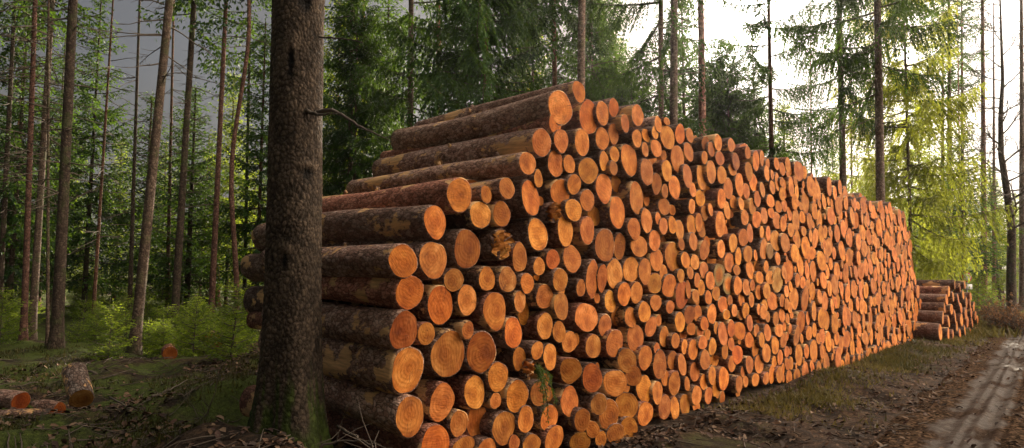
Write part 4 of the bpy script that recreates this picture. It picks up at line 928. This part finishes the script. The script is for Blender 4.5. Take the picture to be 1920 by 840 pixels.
# ---- the big foreground trunk
def big_tree():
    Z = 5.05; p0 = at_depth(553, 528, Z); b = (p0[0], p0[1]); gz = float(ground(*b)) - .03
    root = bpy.data.objects.new('spruce_tree', None); COL.objects.link(root); root.location = (b[0], b[1], gz)
    tag(root, 'massive scaly-barked trunk with a mossy foot in front of the stepped end of the pile', 'tree', None)
    t0 = at_depth(560, 0, Z); lean = np.array([(t0[0] - b[0]), (t0[1] - b[1])]) / (t0[2] - gz)
    seg = 210; zs = np.concatenate([np.linspace(-.15, 4.8, 700), np.linspace(4.9, 22, 60)])
    th = np.arange(seg) / seg * 2 * PI
    r = np.where(zs < 5, .206 - .0045 * zs, .206 - .0225 - (zs - 5) * .0098); r = np.maximum(r, .02)
    TH, ZZ = np.meshgrid(th, zs); R = np.tile(r[:, None], (1, seg))
    fl = np.exp(-np.maximum(ZZ, 0) / .38); R = R * (1 + fl * (.82 + .42 * np.cos(3 * TH + .6) + .2 * np.cos(5 * TH + 2) + .12 * np.cos(8 * TH)))
    R = R * (1 + .02 * np.cos(2 * TH + ZZ * .7) + .012 * np.cos(5 * TH + ZZ * 1.3))
    X = R * np.cos(TH); Y = R * np.sin(TH)
    d = np.zeros_like(R); vv = mnoise.voronoi
    for i in range(700):
        for j in range(seg):
            q = Vector((X[i, j] * 36, Y[i, j] * 36, ZZ[i, j] * 25)); q = q + mnoise.noise_vector(q * .3) * .9
            ds = vv(q)[0]; e = min(1.0, (ds[1] - ds[0]) * 3.2)
            d[i, j] = .0115 * (e ** .5) * (1.0 - .5 * ds[0]) + .004 * mnoise.noise(q * .25)
    # branch scars: dark hollows on the side towards the viewer
    ca = math.atan2(-b[1], -b[0])
    for da, z, w, h, dep in ((.25, 3.55, .05, .08, .035), (-.25, 3.05, .022, .14, .022), (.45, 2.2, .04, .05, .014), (-.3, 1.55, .02, .07, .012), (.1, 3.95, .03, .03, .03)):
        A = (TH - ca - da + PI) % (2 * PI) - PI
        d -= dep * np.exp(-((A * .2 / w) ** 2 + ((ZZ - z) / h) ** 2))
        d += .018 * np.exp(-((A * .2 / (w * 1.7)) ** 2 + ((ZZ - z - h * .9) / (h * .5)) ** 2))
    R = R + d
    V = np.stack([R * np.cos(TH) + lean[0] * ZZ, R * np.sin(TH) + lean[1] * ZZ, ZZ], -1).reshape(-1, 3)
    n = len(zs); i = np.arange(n - 1)[:, None] * seg; j = np.arange(seg)[None, :]; j2 = (j + 1) % seg
    Q = np.stack([i + j, i + j2, i + seg + j2, i + seg + j], -1).reshape(-1, 4)
    # plates lighter, fissures darker, moss on the foot (a growth, so it is a colour of the surface)
    dd = np.clip(d / .0105, -.2, 1.1).reshape(-1); mo = np.clip((.55 - ZZ + .35 * vn(TH * 2, ZZ, .22, 4)) / .25, 0, 1).reshape(-1)
    c = np.stack([.2 + .72 * dd, .19 + .70 * dd, .18 + .68 * dd], -1); c = c * (1 - mo[:, None]) + mo[:, None] * np.array([.38, .75, .16])
    link('trunk', mesh_np('trunk', V, Q, None, [M_BIGTRUNK], V[:, [2, 0, 1]] + 3, c, True), root)
    # dead boughs
    right = np.array([math.cos(math.radians(YAW)), math.sin(math.radians(YAW)), 0])
    def bough(path_px, r0, Zs):
        a = Acc(); P = np.array([at_depth(px, py, z) for (px, py), z in zip(path_px, Zs)]) - np.array([b[0], b[1], gz])
        m = len(P); tt = np.linspace(0, m - 1, m * 4); P = np.stack([np.interp(tt, np.arange(m), P[:, k]) for k in range(3)], -1) + np.random.default_rng(3).normal(0, .004, (m * 4, 3))
        a.add(*tube(P, np.linspace(r0, .003, len(P)), 7)); return a
    a = bough([(585, 212), (620, 205), (650, 222), (690, 245), (735, 265)], .02, [5.0, 4.9, 4.8, 4.7, 4.6])
    link('dead_branch', a.mesh('dead_branch', [M_TWIG]), root)
    a = bough([(575, 208), (600, 215), (632, 214)], .018, [4.9, 4.85, 4.8]); link('dead_branch', a.mesh('dead_branch', [M_TWIG]), root)
    a = bough([(590, 68), (640, 72), (680, 80)], .009, [5.0, 4.95, 4.9]); link('dead_branch', a.mesh('dead_branch', [M_TWIG]), root)
    cm, lmh = CR['tall']
    for nm, me in (('crown', cm), ('limbs', lmh)): 
        o = link(nm, me, root); o.location = (lean[0] * 12, lean[1] * 12, 0)
        if nm == 'limbs': o['kind'] = 'stuff'
big_tree()

# ---- bare deciduous tree near the right edge
def bare_tree():
    Z = 24; b = base_from(1897, Z); gz = float(ground(*b))
    root = bpy.data.objects.new('bare_tree', None); COL.objects.link(root); root.location = (b[0], b[1], gz)
    tag(root, 'leafless tree with a wavy mossy stem and spreading bare boughs near the right edge', 'tree', GR)
    O = np.array([b[0], b[1], gz])
    stem = np.array([at_depth(px, py, Z) for px, py in ((1897, 612), (1896, 520), (1897, 430), (1888, 360), (1877, 290), (1876, 220), (1880, 150), (1877, 60), (1874, -40))]) - O
    stem[0][2] = -.1; tt = np.linspace(0, 8, 33); S = np.stack([np.interp(tt, np.arange(9), stem[:, k]) for k in range(3)], -1)
    a = Acc(); V, Q, T_ = tube(S, np.linspace(.17, .02, 33), 12); a.add(V, Q, T_, V[:, [2, 0, 1]]); link('trunk', a.mesh('trunk', [M_TRUNK]), root)
    g = np.random.default_rng(4); a = Acc()
    def br(o, d, l, r, dep):
        m = 6; P = [o]; d = d / np.linalg.norm(d)
        for _ in range(m): d = d + g.normal(0, .14, 3) + np.array([0, 0, .04]); d /= np.linalg.norm(d); P.append(P[-1] + d * l / m)
        P = np.array(P); a.add(*tube(P, np.linspace(r, r * .35, m + 1), 5 if dep < 2 else 3, False))
        if dep < 3:
            for _ in range(5 if dep < 2 else 4):
                k = g.integers(2, m + 1); dd = d + g.normal(0, .6, 3); br(P[k], dd, l * g.uniform(.35, .6), max(.007, r * .5), dep + 1)
    for k in range(8, 32, 1):
        az = g.uniform(0, 6.28); br(S[k], np.array([math.cos(az), math.sin(az), g.uniform(.2, .8)]), g.uniform(1.3, 3.4) * (1 - k / 50), .055 * (1 - k / 45), 0)
    link('boughs', a.mesh('boughs', [M_TWIG]), root)['kind'] = 'stuff'
bare_tree()

# ---- shrubs
def shrub(px, Z, s, label, mat, seed, nb=40, leaves=1600, name='shrub', cat='shrub', group=None):
    b = base_from(px, Z); gz = float(ground(*b)); root = bpy.data.objects.new(name, None); COL.objects.link(root); root.location = (b[0], b[1], gz); tag(root, label, cat, group)
    g = np.random.default_rng(seed); a = Acc(); tips = []
    for _ in range(nb):
        az = g.uniform(0, 6.28); sp = g.uniform(.1, .9); L = s * g.uniform(.5, 1.1); m = 6; P = [np.array([g.normal(0, .12) * s, g.normal(0, .12) * s, 0])]; d = np.array([math.cos(az) * sp, math.sin(az) * sp, 1.0]); d /= np.linalg.norm(d)
        for _ in range(m): d = d + g.normal(0, .16, 3) + np.array([0, 0, -.04]); d /= np.linalg.norm(d); P.append(P[-1] + d * L / m)
        P = np.array(P); a.add(*tube(P, np.linspace(.012, .003, m + 1) * s, 4, False)); tips += [P[k] for k in range(1, m + 1)]
        for _ in range(4):
            k = g.integers(2, m + 1); e = P[k] + g.normal(0, .22, 3) * s; a.add(*tube(np.array([P[k], (P[k] + e) / 2 + g.normal(0, .02, 3), e]), [.004 * s, .003 * s, .002 * s], 3, False)); tips += [e, (P[k] + e) / 2]
    link('branches', a.mesh('branches', [M_TWIG]), root)['kind'] = 'stuff'
    tips = np.array(tips)
    if leaves:
        P = tips[g.integers(0, len(tips), leaves)] + g.normal(0, .05, (leaves, 3)) * s; D = g.normal(0, 1, (leaves, 3)); D[:, 2] -= .2
        V, Q, T_ = sprays(P, D, .07, .025, g, g.random(leaves)); link('leaves', mesh_np('leaves', V, Q, None, [mat], V, T_), root)
shrub(1878, 22, 1.1, 'russet leafless bramble-like shrub by the track verge', M_RUST, 1, 60, 1500)
shrub(1862, 25, .9, 'twiggy brown shrub left of the russet one', M_RUST, 2, 50, 700)
shrub(1900, 21, .9, 'brown shrub at the foot of the bare tree', M_RUST, 3, 50, 900)
shrub(1833, 29, 1.3, 'green leafy bush beside the little sign', M_BROAD, 4, 45, 2600)
for k, (px, Z, s) in enumerate(((1500, 27, 3.2), (1545, 32, 3.6), (1610, 26, 3.4), (1630, 33, 4.0), (1475, 36, 4.0))):
    shrub(px, Z, s, 'light open bush of pale yellow leaves ' + ('below the violet pole', 'right of the violet pole', 'between the grey and the thick brown trunk', 'behind the thick brown roadside trunk', 'left of the violet pole')[k], M_NEEDLE_Y, 10 + k, 34, 2600, group='yellow bushes behind the pile')

# ---- little round sign on a post
def sign():
    Z = 26.5; b = base_from(1812, Z); gz = float(ground(*b)); c = at_depth(1812, 522, Z); root = bpy.data.objects.new('traffic_sign', None); COL.objects.link(root)
    root.location = (b[0], b[1], gz); root.rotation_euler = (0, 0, math.radians(YAW)); tag(root, 'small white and red round sign over a white plate on a post beside the track', 'sign')
    h = c[2] - gz
    a = Acc(); a.add(*tube(np.array([[0, 0, -.1], [0, 0, h * .5], [0, 0, h + .2]]), .03, 10)); link('post', a.mesh('post', [mat_flat('post_grey', (.35, .36, .37), .5, .2)]), root)
    def disc(r, y, z, m, nm):
        a = Acc(); a.add(*tube(np.array([[0, y, z], [0, y - .006, z]]), r, 28)); link(nm, a.mesh(nm, [m], False), root)
    red = mat_flat('sign_red', (.6, .03, .03), .4, .1); wh = mat_flat('sign_white', (.8, .8, .8), .45, .1)
    disc(.20, -.035, h + .05, red, 'sign_rim'); disc(.145, -.044, h + .05, wh, 'sign_face')
    x = .19; z0 = h - .33; V = np.array([(sx * x, yy, z0 + sz * .1) for yy in (-.036, -.05) for sx, sz in ((-1, -1), (1, -1), (1, 1), (-1, 1))])
    a = Acc(); a.add(V, [(3, 2, 1, 0), (4, 5, 6, 7), (0, 1, 5, 4), (1, 2, 6, 5), (2, 3, 7, 6), (3, 0, 4, 7)]); link('plate', a.mesh('plate', [wh], False), root)
sign()

# ---- green twig hanging on the pile
def hang_twig():
    g = np.random.default_rng(12); P0 = on_x(1003, 684, FACE_X + .1); root = bpy.data.objects.new('spruce_twig', None); COL.objects.link(root); root.location = tuple(P0)
    tag(root, 'fresh green spruce twig caught between the logs low in the pile', 'twig'); Ps, Ds = [], []; a = Acc()
    ends_ = [(.03, .10, -.30), (.06, .0, -.22), (.05, .16, -.16), (.04, .06, -.42), (.07, .2, -.34), (.05, .12, -.50), (.06, -.04, -.14)]
    for e in ends_:
        t = np.linspace(0, 1, 14)[:, None]; P = t * np.array(e) + np.array([.05, 0, 0]) * np.sin(t * PI) + g.normal(0, .003, (14, 3)); a.add(*tube(P, np.linspace(.005, .002, 14), 5, False))
        for k in range(1, 14):
            for _ in range(10): Ps.append(P[k] + g.normal(0, .004, 3)); Ds.append((P[k] - P[k - 1]) / .03 + g.normal(0, .8, 3))
    link('stem', a.mesh('stem', [M_TWIG]), root); V, Q, T_ = sprays(np.array(Ps), np.array(Ds), .036, .0028, g, g.uniform(.3, 1, len(Ps)))
    link('needles', mesh_np('needles', V, Q, None, [mat_leaf('fresh_needles', ((.012, .05, .01), (.025, .09, .02), (.05, .14, .03)), .3)], V, T_), root)
hang_twig()

# ---- broken branches at the foot of the near end of the pile
def stick(path, r, label, seed, sub=5):
    P = np.array([on_z(px, py, .3) if z is None else at_depth(px, py, z) for px, py, z in path]); root = bpy.data.objects.new('fallen_branch', None); COL.objects.link(root); root.location = tuple(P[0]); tag(root, label, 'branch', 'broken branches on the forest floor')
    g = np.random.default_rng(seed); a = Acc(); P = P - P[0]; m = len(P); tt = np.linspace(0, m - 1, m * 4); S = np.stack([np.interp(tt, np.arange(m), P[:, k]) for k in range(3)], -1) + g.normal(0, .006, (m * 4, 3))
    a.add(*tube(S, np.linspace(r, r * .3, len(S)), 7))
    link('stem', a.mesh('stem', [M_TWIG]), root); a = Acc()
    for _ in range(sub):
        k = g.integers(2, len(S)); e = S[k] + g.normal(0, .14, 3) + [0, 0, .1]; a.add(*tube(np.array([S[k], (S[k] + e) / 2 + g.normal(0, .02, 3), e]), [r * .4, r * .25, r * .1], 4, False))
    link('twigs', a.mesh('twigs', [M_TWIG]), root)['kind'] = 'stuff'
stick([(632, 800, 4.9), (655, 812, 4.7), (690, 832, 4.4), (720, 860, 4.1)], .013, 'brown broken branch at the foot of the lowest left log', 1, 6)
stick([(600, 838, 4.6), (640, 826, 4.6), (700, 833, 4.4), (760, 850, 4.3)], .009, 'thin pale stick crossing below the lowest left log', 2, 4)
stick([(208, 745, None), (245, 765, None), (290, 790, None)], .012, 'grey stick lying in the middle of the left clearing', 3)
stick([(285, 745, None), (330, 725, None), (370, 700, None)], .014, 'stick slanting up to the right in the left clearing', 4)
stick([(372, 802, 6.0), (396, 758, 6.0), (412, 700, 6.1)], .008, 'thin bare twig standing upright near the big trunk', 5, 10)
stick([(180, 700, None), (140, 690, None), (110, 702, None)], .02, 'dark branch lying before the two thick trunks', 6)

# ---- ground stuff: leaf litter, grass, twigs
def scatter(n, fx, fy, keep, seed):
    g = np.random.default_rng(seed); x = fx(g, n); y = fy(g, n); k = keep(x, y, g); return x[k], y[k]
def leaf_litter():
    g = np.random.default_rng(31); n = 42000
    x = np.concatenate([g.uniform(-4.2, 2.2, n), g.uniform(-13, -3.5, n * 2 // 3)]); y = np.concatenate([2 + 20 * g.random(n) ** 1.7, g.uniform(-1, 9, n * 2 // 3)])
    u = x - xw(y); on = (u > -.55) & (u < .30) | (u > 1.2) & (u < 1.8); k = (~on) | (g.random(len(x)) < .10)
    k &= ~((x < -2.1) & (y > 7.5) & (y < 30) & (x > -4.5) & (g.random(len(x)) < .45)); k &= ~((x < -3.95) & (x > -7.1) & (y > 2.7)); k &= (vn(x, y, .9, 6) + g.normal(0, .35, len(x)) > -.1)
    x, y = x[k], y[k]; n = len(x); z = ground(x, y) + .012; rd = (x - xw(y) > -.8); z = np.where(rd, z + track(x, y) + .004, z)
    s = g.uniform(.010, .042, n); az = g.uniform(0, 6.28, n); tl = g.normal(0, .35, (n, 2)); cu = g.uniform(0, .5, n)
    L = np.array([(-1, 0, .0), (-.3, -.55, .12), (.5, -.45, .12), (1, 0, 0), (.5, .45, .12), (-.3, .55, .12)])
    X = L[None, :, 0] * s[:, None]; Y = L[None, :, 1] * s[:, None]; Zl = L[None, :, 2] * s[:, None] * cu[:, None] * 8
    ca, sa = np.cos(az)[:, None], np.sin(az)[:, None]; Xw = X * ca - Y * sa; Yw = X * sa + Y * ca; Zw = Zl + Xw * tl[:, :1] + Yw * tl[:, 1:]
    V = np.stack([x[:, None] + Xw, y[:, None] + Yw, z[:, None] + Zw + s[:, None] * .2], -1).reshape(-1, 3)
    b = np.arange(n)[:, None] * 6; Q = np.concatenate([b + np.array([0, 1, 2, 3]), b + np.array([0, 3, 4, 5])])
    base = np.array([(.10, .045, .022), (.16, .085, .04), (.045, .025, .016), (.24, .15, .09), (.07, .03, .02)])[g.integers(0, 5, n)] * g.uniform(.6, 1.1, (n, 1))
    tag(link('fallen_leaves', mesh_np('fallen_leaves', V, Q, None, [M_LITTER], V, np.repeat(base, 6, 0))), 'brown fallen leaves strewn over the track verge and forest floor', 'leaves', kind='stuff')
leaf_litter()
def grass():
    g = np.random.default_rng(32)
    xs, ys, hs, ts = [], [], [], []
    def put(x, y, h, t): xs.append(x); ys.append(y); hs.append(h); ts.append(t)
    # bank by the pile
    n = 26000; x = g.normal(-3.15, .33, n) ; y = 8.0 + 24 * g.random(n) ** 1.3; x -= .035 * (y - 8); k = (vn(x, y, .8, 3) + g.normal(0, .4, n) > -.1) & (x > -4.1); put(x[k], y[k], g.uniform(.02, .075, k.sum()), np.clip(.5 + .55 * vn(x[k], y[k], 1.4, 21) + g.normal(0, .2, k.sum()), 0, 1))
    # left forest floor moss and grass
    n = 70000; r = 4 + 16 * g.random(n) ** 1.4; az = np.radians(g.uniform(44, 86, n)); x = -r * np.sin(az); y = r * np.cos(az); k = (vn(x, y, 1.1, 12) + .5 * vn(x, y, .4, 13) > .22) & ~((x > -7) & (x < -3.9) & (y > 2.6)); put(x[k], y[k], g.uniform(.015, .06, k.sum()), g.uniform(0, .6, k.sum()))
    # beyond the small pile
    n = 9000; x = g.normal(-4.5, 1.0, n); y = g.uniform(24, 40, n); put(x, y, g.uniform(.08, .2, n), g.uniform(.5, 1, n))
    x = np.concatenate(xs); y = np.concatenate(ys); h = np.concatenate(hs); t = np.concatenate(ts); n = len(x); z = ground(x, y)
    h = h * (1 + np.hypot(x, y) * .03); az = g.uniform(0, 6.28, n); w = .004 + h * .05; w *= (1 + np.hypot(x, y) * .05); d = g.normal(0, .5, (n, 2)) * h[:, None]
    A = np.stack([x - np.cos(az) * w, y - np.sin(az) * w, z - .01], -1); B = np.stack([x + np.cos(az) * w, y + np.sin(az) * w, z - .01], -1); C = np.stack([x + d[:, 0], y + d[:, 1], z + h], -1)
    V = np.stack([A, B, C], 1).reshape(-1, 3); T_ = np.arange(n * 3).reshape(-1, 3); c = np.repeat(t, 3)
    tag(link('grass', mesh_np('grass', V, None, T_, [M_GRASS], V, np.stack([c, c, c], -1))), 'short grass and moss tufts on the bank and the forest floor', 'grass', kind='stuff')
grass()
def twig_litter():
    g = np.random.default_rng(33); a = Acc()
    for k in range(1100):
        if k < 350: x = g.uniform(-3.9, -1.7); y = 3.5 + 14 * g.random() ** 1.3
        else: r = g.uniform(4.5, 15); az = math.radians(g.uniform(50, 84)); x = -r * math.sin(az); y = r * math.cos(az)
        if -7 < x < -3.9 and y > 2.7: continue
        l = g.uniform(.08, .5); an = g.uniform(0, 6.28); m = 4; t = np.linspace(-.5, .5, m); X = x + np.cos(an) * l * t + g.normal(0, .01, m); Y = y + np.sin(an) * l * t + g.normal(0, .01, m); Z = ground(X, Y) + .015 + g.uniform(0, .04) * (t + .5)
        a.add(*tube(np.stack([X, Y, Z], -1), np.linspace(.006, .002, m) * g.uniform(.6, 1.5), 4, False))
    tag(link('twig_litter', a.mesh('twig_litter', [M_TWIG])), 'thin dry twigs scattered over the ground', 'twigs', kind='stuff')
twig_litter()

# ------------------------------------------------------------------ light
sd = ray(1395, 28); sd = sd / np.linalg.norm(sd); SUN = Vector(sd)
el = math.asin(sd[2]); az = math.atan2(sd[0], sd[1])
print('sun elev', math.degrees(el), 'az', math.degrees(az))
sl = bpy.data.lights.new('sun', 'SUN'); sl.energy = 5.0; sl.angle = math.radians(.5); sl.color = (1.0, .86, .66)
so = bpy.data.objects.new('sun', sl); COL.objects.link(so); so.rotation_euler = SUN.to_track_quat('Z', 'Y').to_euler()
w = bpy.data.worlds.new('World'); scene.world = w; w.use_nodes = True; nt = w.node_tree; nt.nodes.clear()
N = nt.nodes.new; LK = nt.links.new
out = N('ShaderNodeOutputWorld'); sky = N('ShaderNodeTexSky'); sky.sky_type = 'NISHITA'; sky.sun_disc = False; sky.sun_elevation = el; sky.sun_rotation = az; sky.dust_density = 2.5; sky.air_density = 1.0
b1 = N('ShaderNodeBackground'); b1.inputs[1].default_value = SKY_K; LK(sky.outputs[0], b1.inputs[0])
tc = N('ShaderNodeTexCoord'); dot = N('ShaderNodeVectorMath'); dot.operation = 'DOT_PRODUCT'; LK(tc.outputs['Generated'], dot.inputs[0]); dot.inputs[1].default_value = tuple(sd)
def wm(op, a, b, clamp=False):
    n = N('ShaderNodeMath'); n.operation = op; n.use_clamp = clamp
    for i, v in enumerate((a, b)):
        if isinstance(v, bpy.types.NodeSocket): LK(v, n.inputs[i])
        else: n.inputs[i].default_value = v
    return n.outputs[0]
dp = wm('MAXIMUM', dot.outputs['Value'], 0.0)
back = N('ShaderNodeVectorMath'); back.operation = 'DOT_PRODUCT'; LK(tc.outputs['Generated'], back.inputs[0]); back.inputs[1].default_value = tuple(Vector(BRIGHT_DIR).normalized())  # unseen warm sky lobe, added to light the pile face
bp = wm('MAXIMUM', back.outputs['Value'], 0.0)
cv = None; cn = N('ShaderNodeTexNoise'); cn.inputs['Scale'].default_value = 2.2; cn.inputs['Detail'].default_value = 5; LK(tc.outputs['Generated'], cn.inputs['Vector'])
cl = wm('ADD', .75, wm('MULTIPLY', cn.outputs['Fac'], .5))
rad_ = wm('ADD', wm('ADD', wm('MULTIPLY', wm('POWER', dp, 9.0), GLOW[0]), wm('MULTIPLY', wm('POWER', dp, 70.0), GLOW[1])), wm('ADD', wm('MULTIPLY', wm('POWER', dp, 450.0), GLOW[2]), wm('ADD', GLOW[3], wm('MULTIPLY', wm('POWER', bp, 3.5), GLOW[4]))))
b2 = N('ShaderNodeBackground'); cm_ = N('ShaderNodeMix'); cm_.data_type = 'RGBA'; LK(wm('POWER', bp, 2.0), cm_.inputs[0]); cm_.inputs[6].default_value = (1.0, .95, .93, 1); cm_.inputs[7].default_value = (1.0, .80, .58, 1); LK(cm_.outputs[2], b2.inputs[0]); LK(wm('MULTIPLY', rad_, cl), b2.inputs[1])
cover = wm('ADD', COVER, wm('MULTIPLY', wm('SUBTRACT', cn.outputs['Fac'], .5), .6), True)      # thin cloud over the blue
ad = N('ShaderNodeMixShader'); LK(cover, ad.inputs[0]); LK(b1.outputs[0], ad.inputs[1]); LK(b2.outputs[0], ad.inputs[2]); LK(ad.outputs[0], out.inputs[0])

vs = scene.view_settings; vs.view_transform = 'Standard'; vs.look = 'None'; vs.gamma = 1; vs.use_curve_mapping = False; vs.exposure = EXPO
scene.render.engine = 'CYCLES'
scene.cycles.max_bounces = 6; scene.cycles.diffuse_bounces = 3; scene.cycles.glossy_bounces = 2; scene.cycles.transmission_bounces = 3; scene.cycles.transparent_max_bounces = 4

def haze():
    bx = [(-165, 160), (-155, 170), (-3.5, 34)]
    V = [(x, y, z) for z in bx[2] for y in bx[1] for x in bx[0]]
    me = mesh_np('haze', V, [(0, 2, 3, 1), (4, 5, 7, 6), (0, 1, 5, 4), (2, 6, 7, 3), (0, 4, 6, 2), (1, 3, 7, 5)], None, [])
    m = bpy.data.materials.new('haze_air'); m.use_nodes = True; t = m.node_tree; t.nodes.clear(); o = t.nodes.new('ShaderNodeOutputMaterial'); p = t.nodes.new('ShaderNodeVolumePrincipled')
    p.inputs['Color'].default_value = (.93, .94, .96, 1); p.inputs['Density'].default_value = HAZE; p.inputs['Anisotropy'].default_value = .7
    t.links.new(p.outputs[0], o.inputs['Volume']); me.materials.append(m); ob = link('haze', me); tag(ob, 'thin pale haze hanging in the wood', 'haze', kind='stuff')
if HAZE: haze()
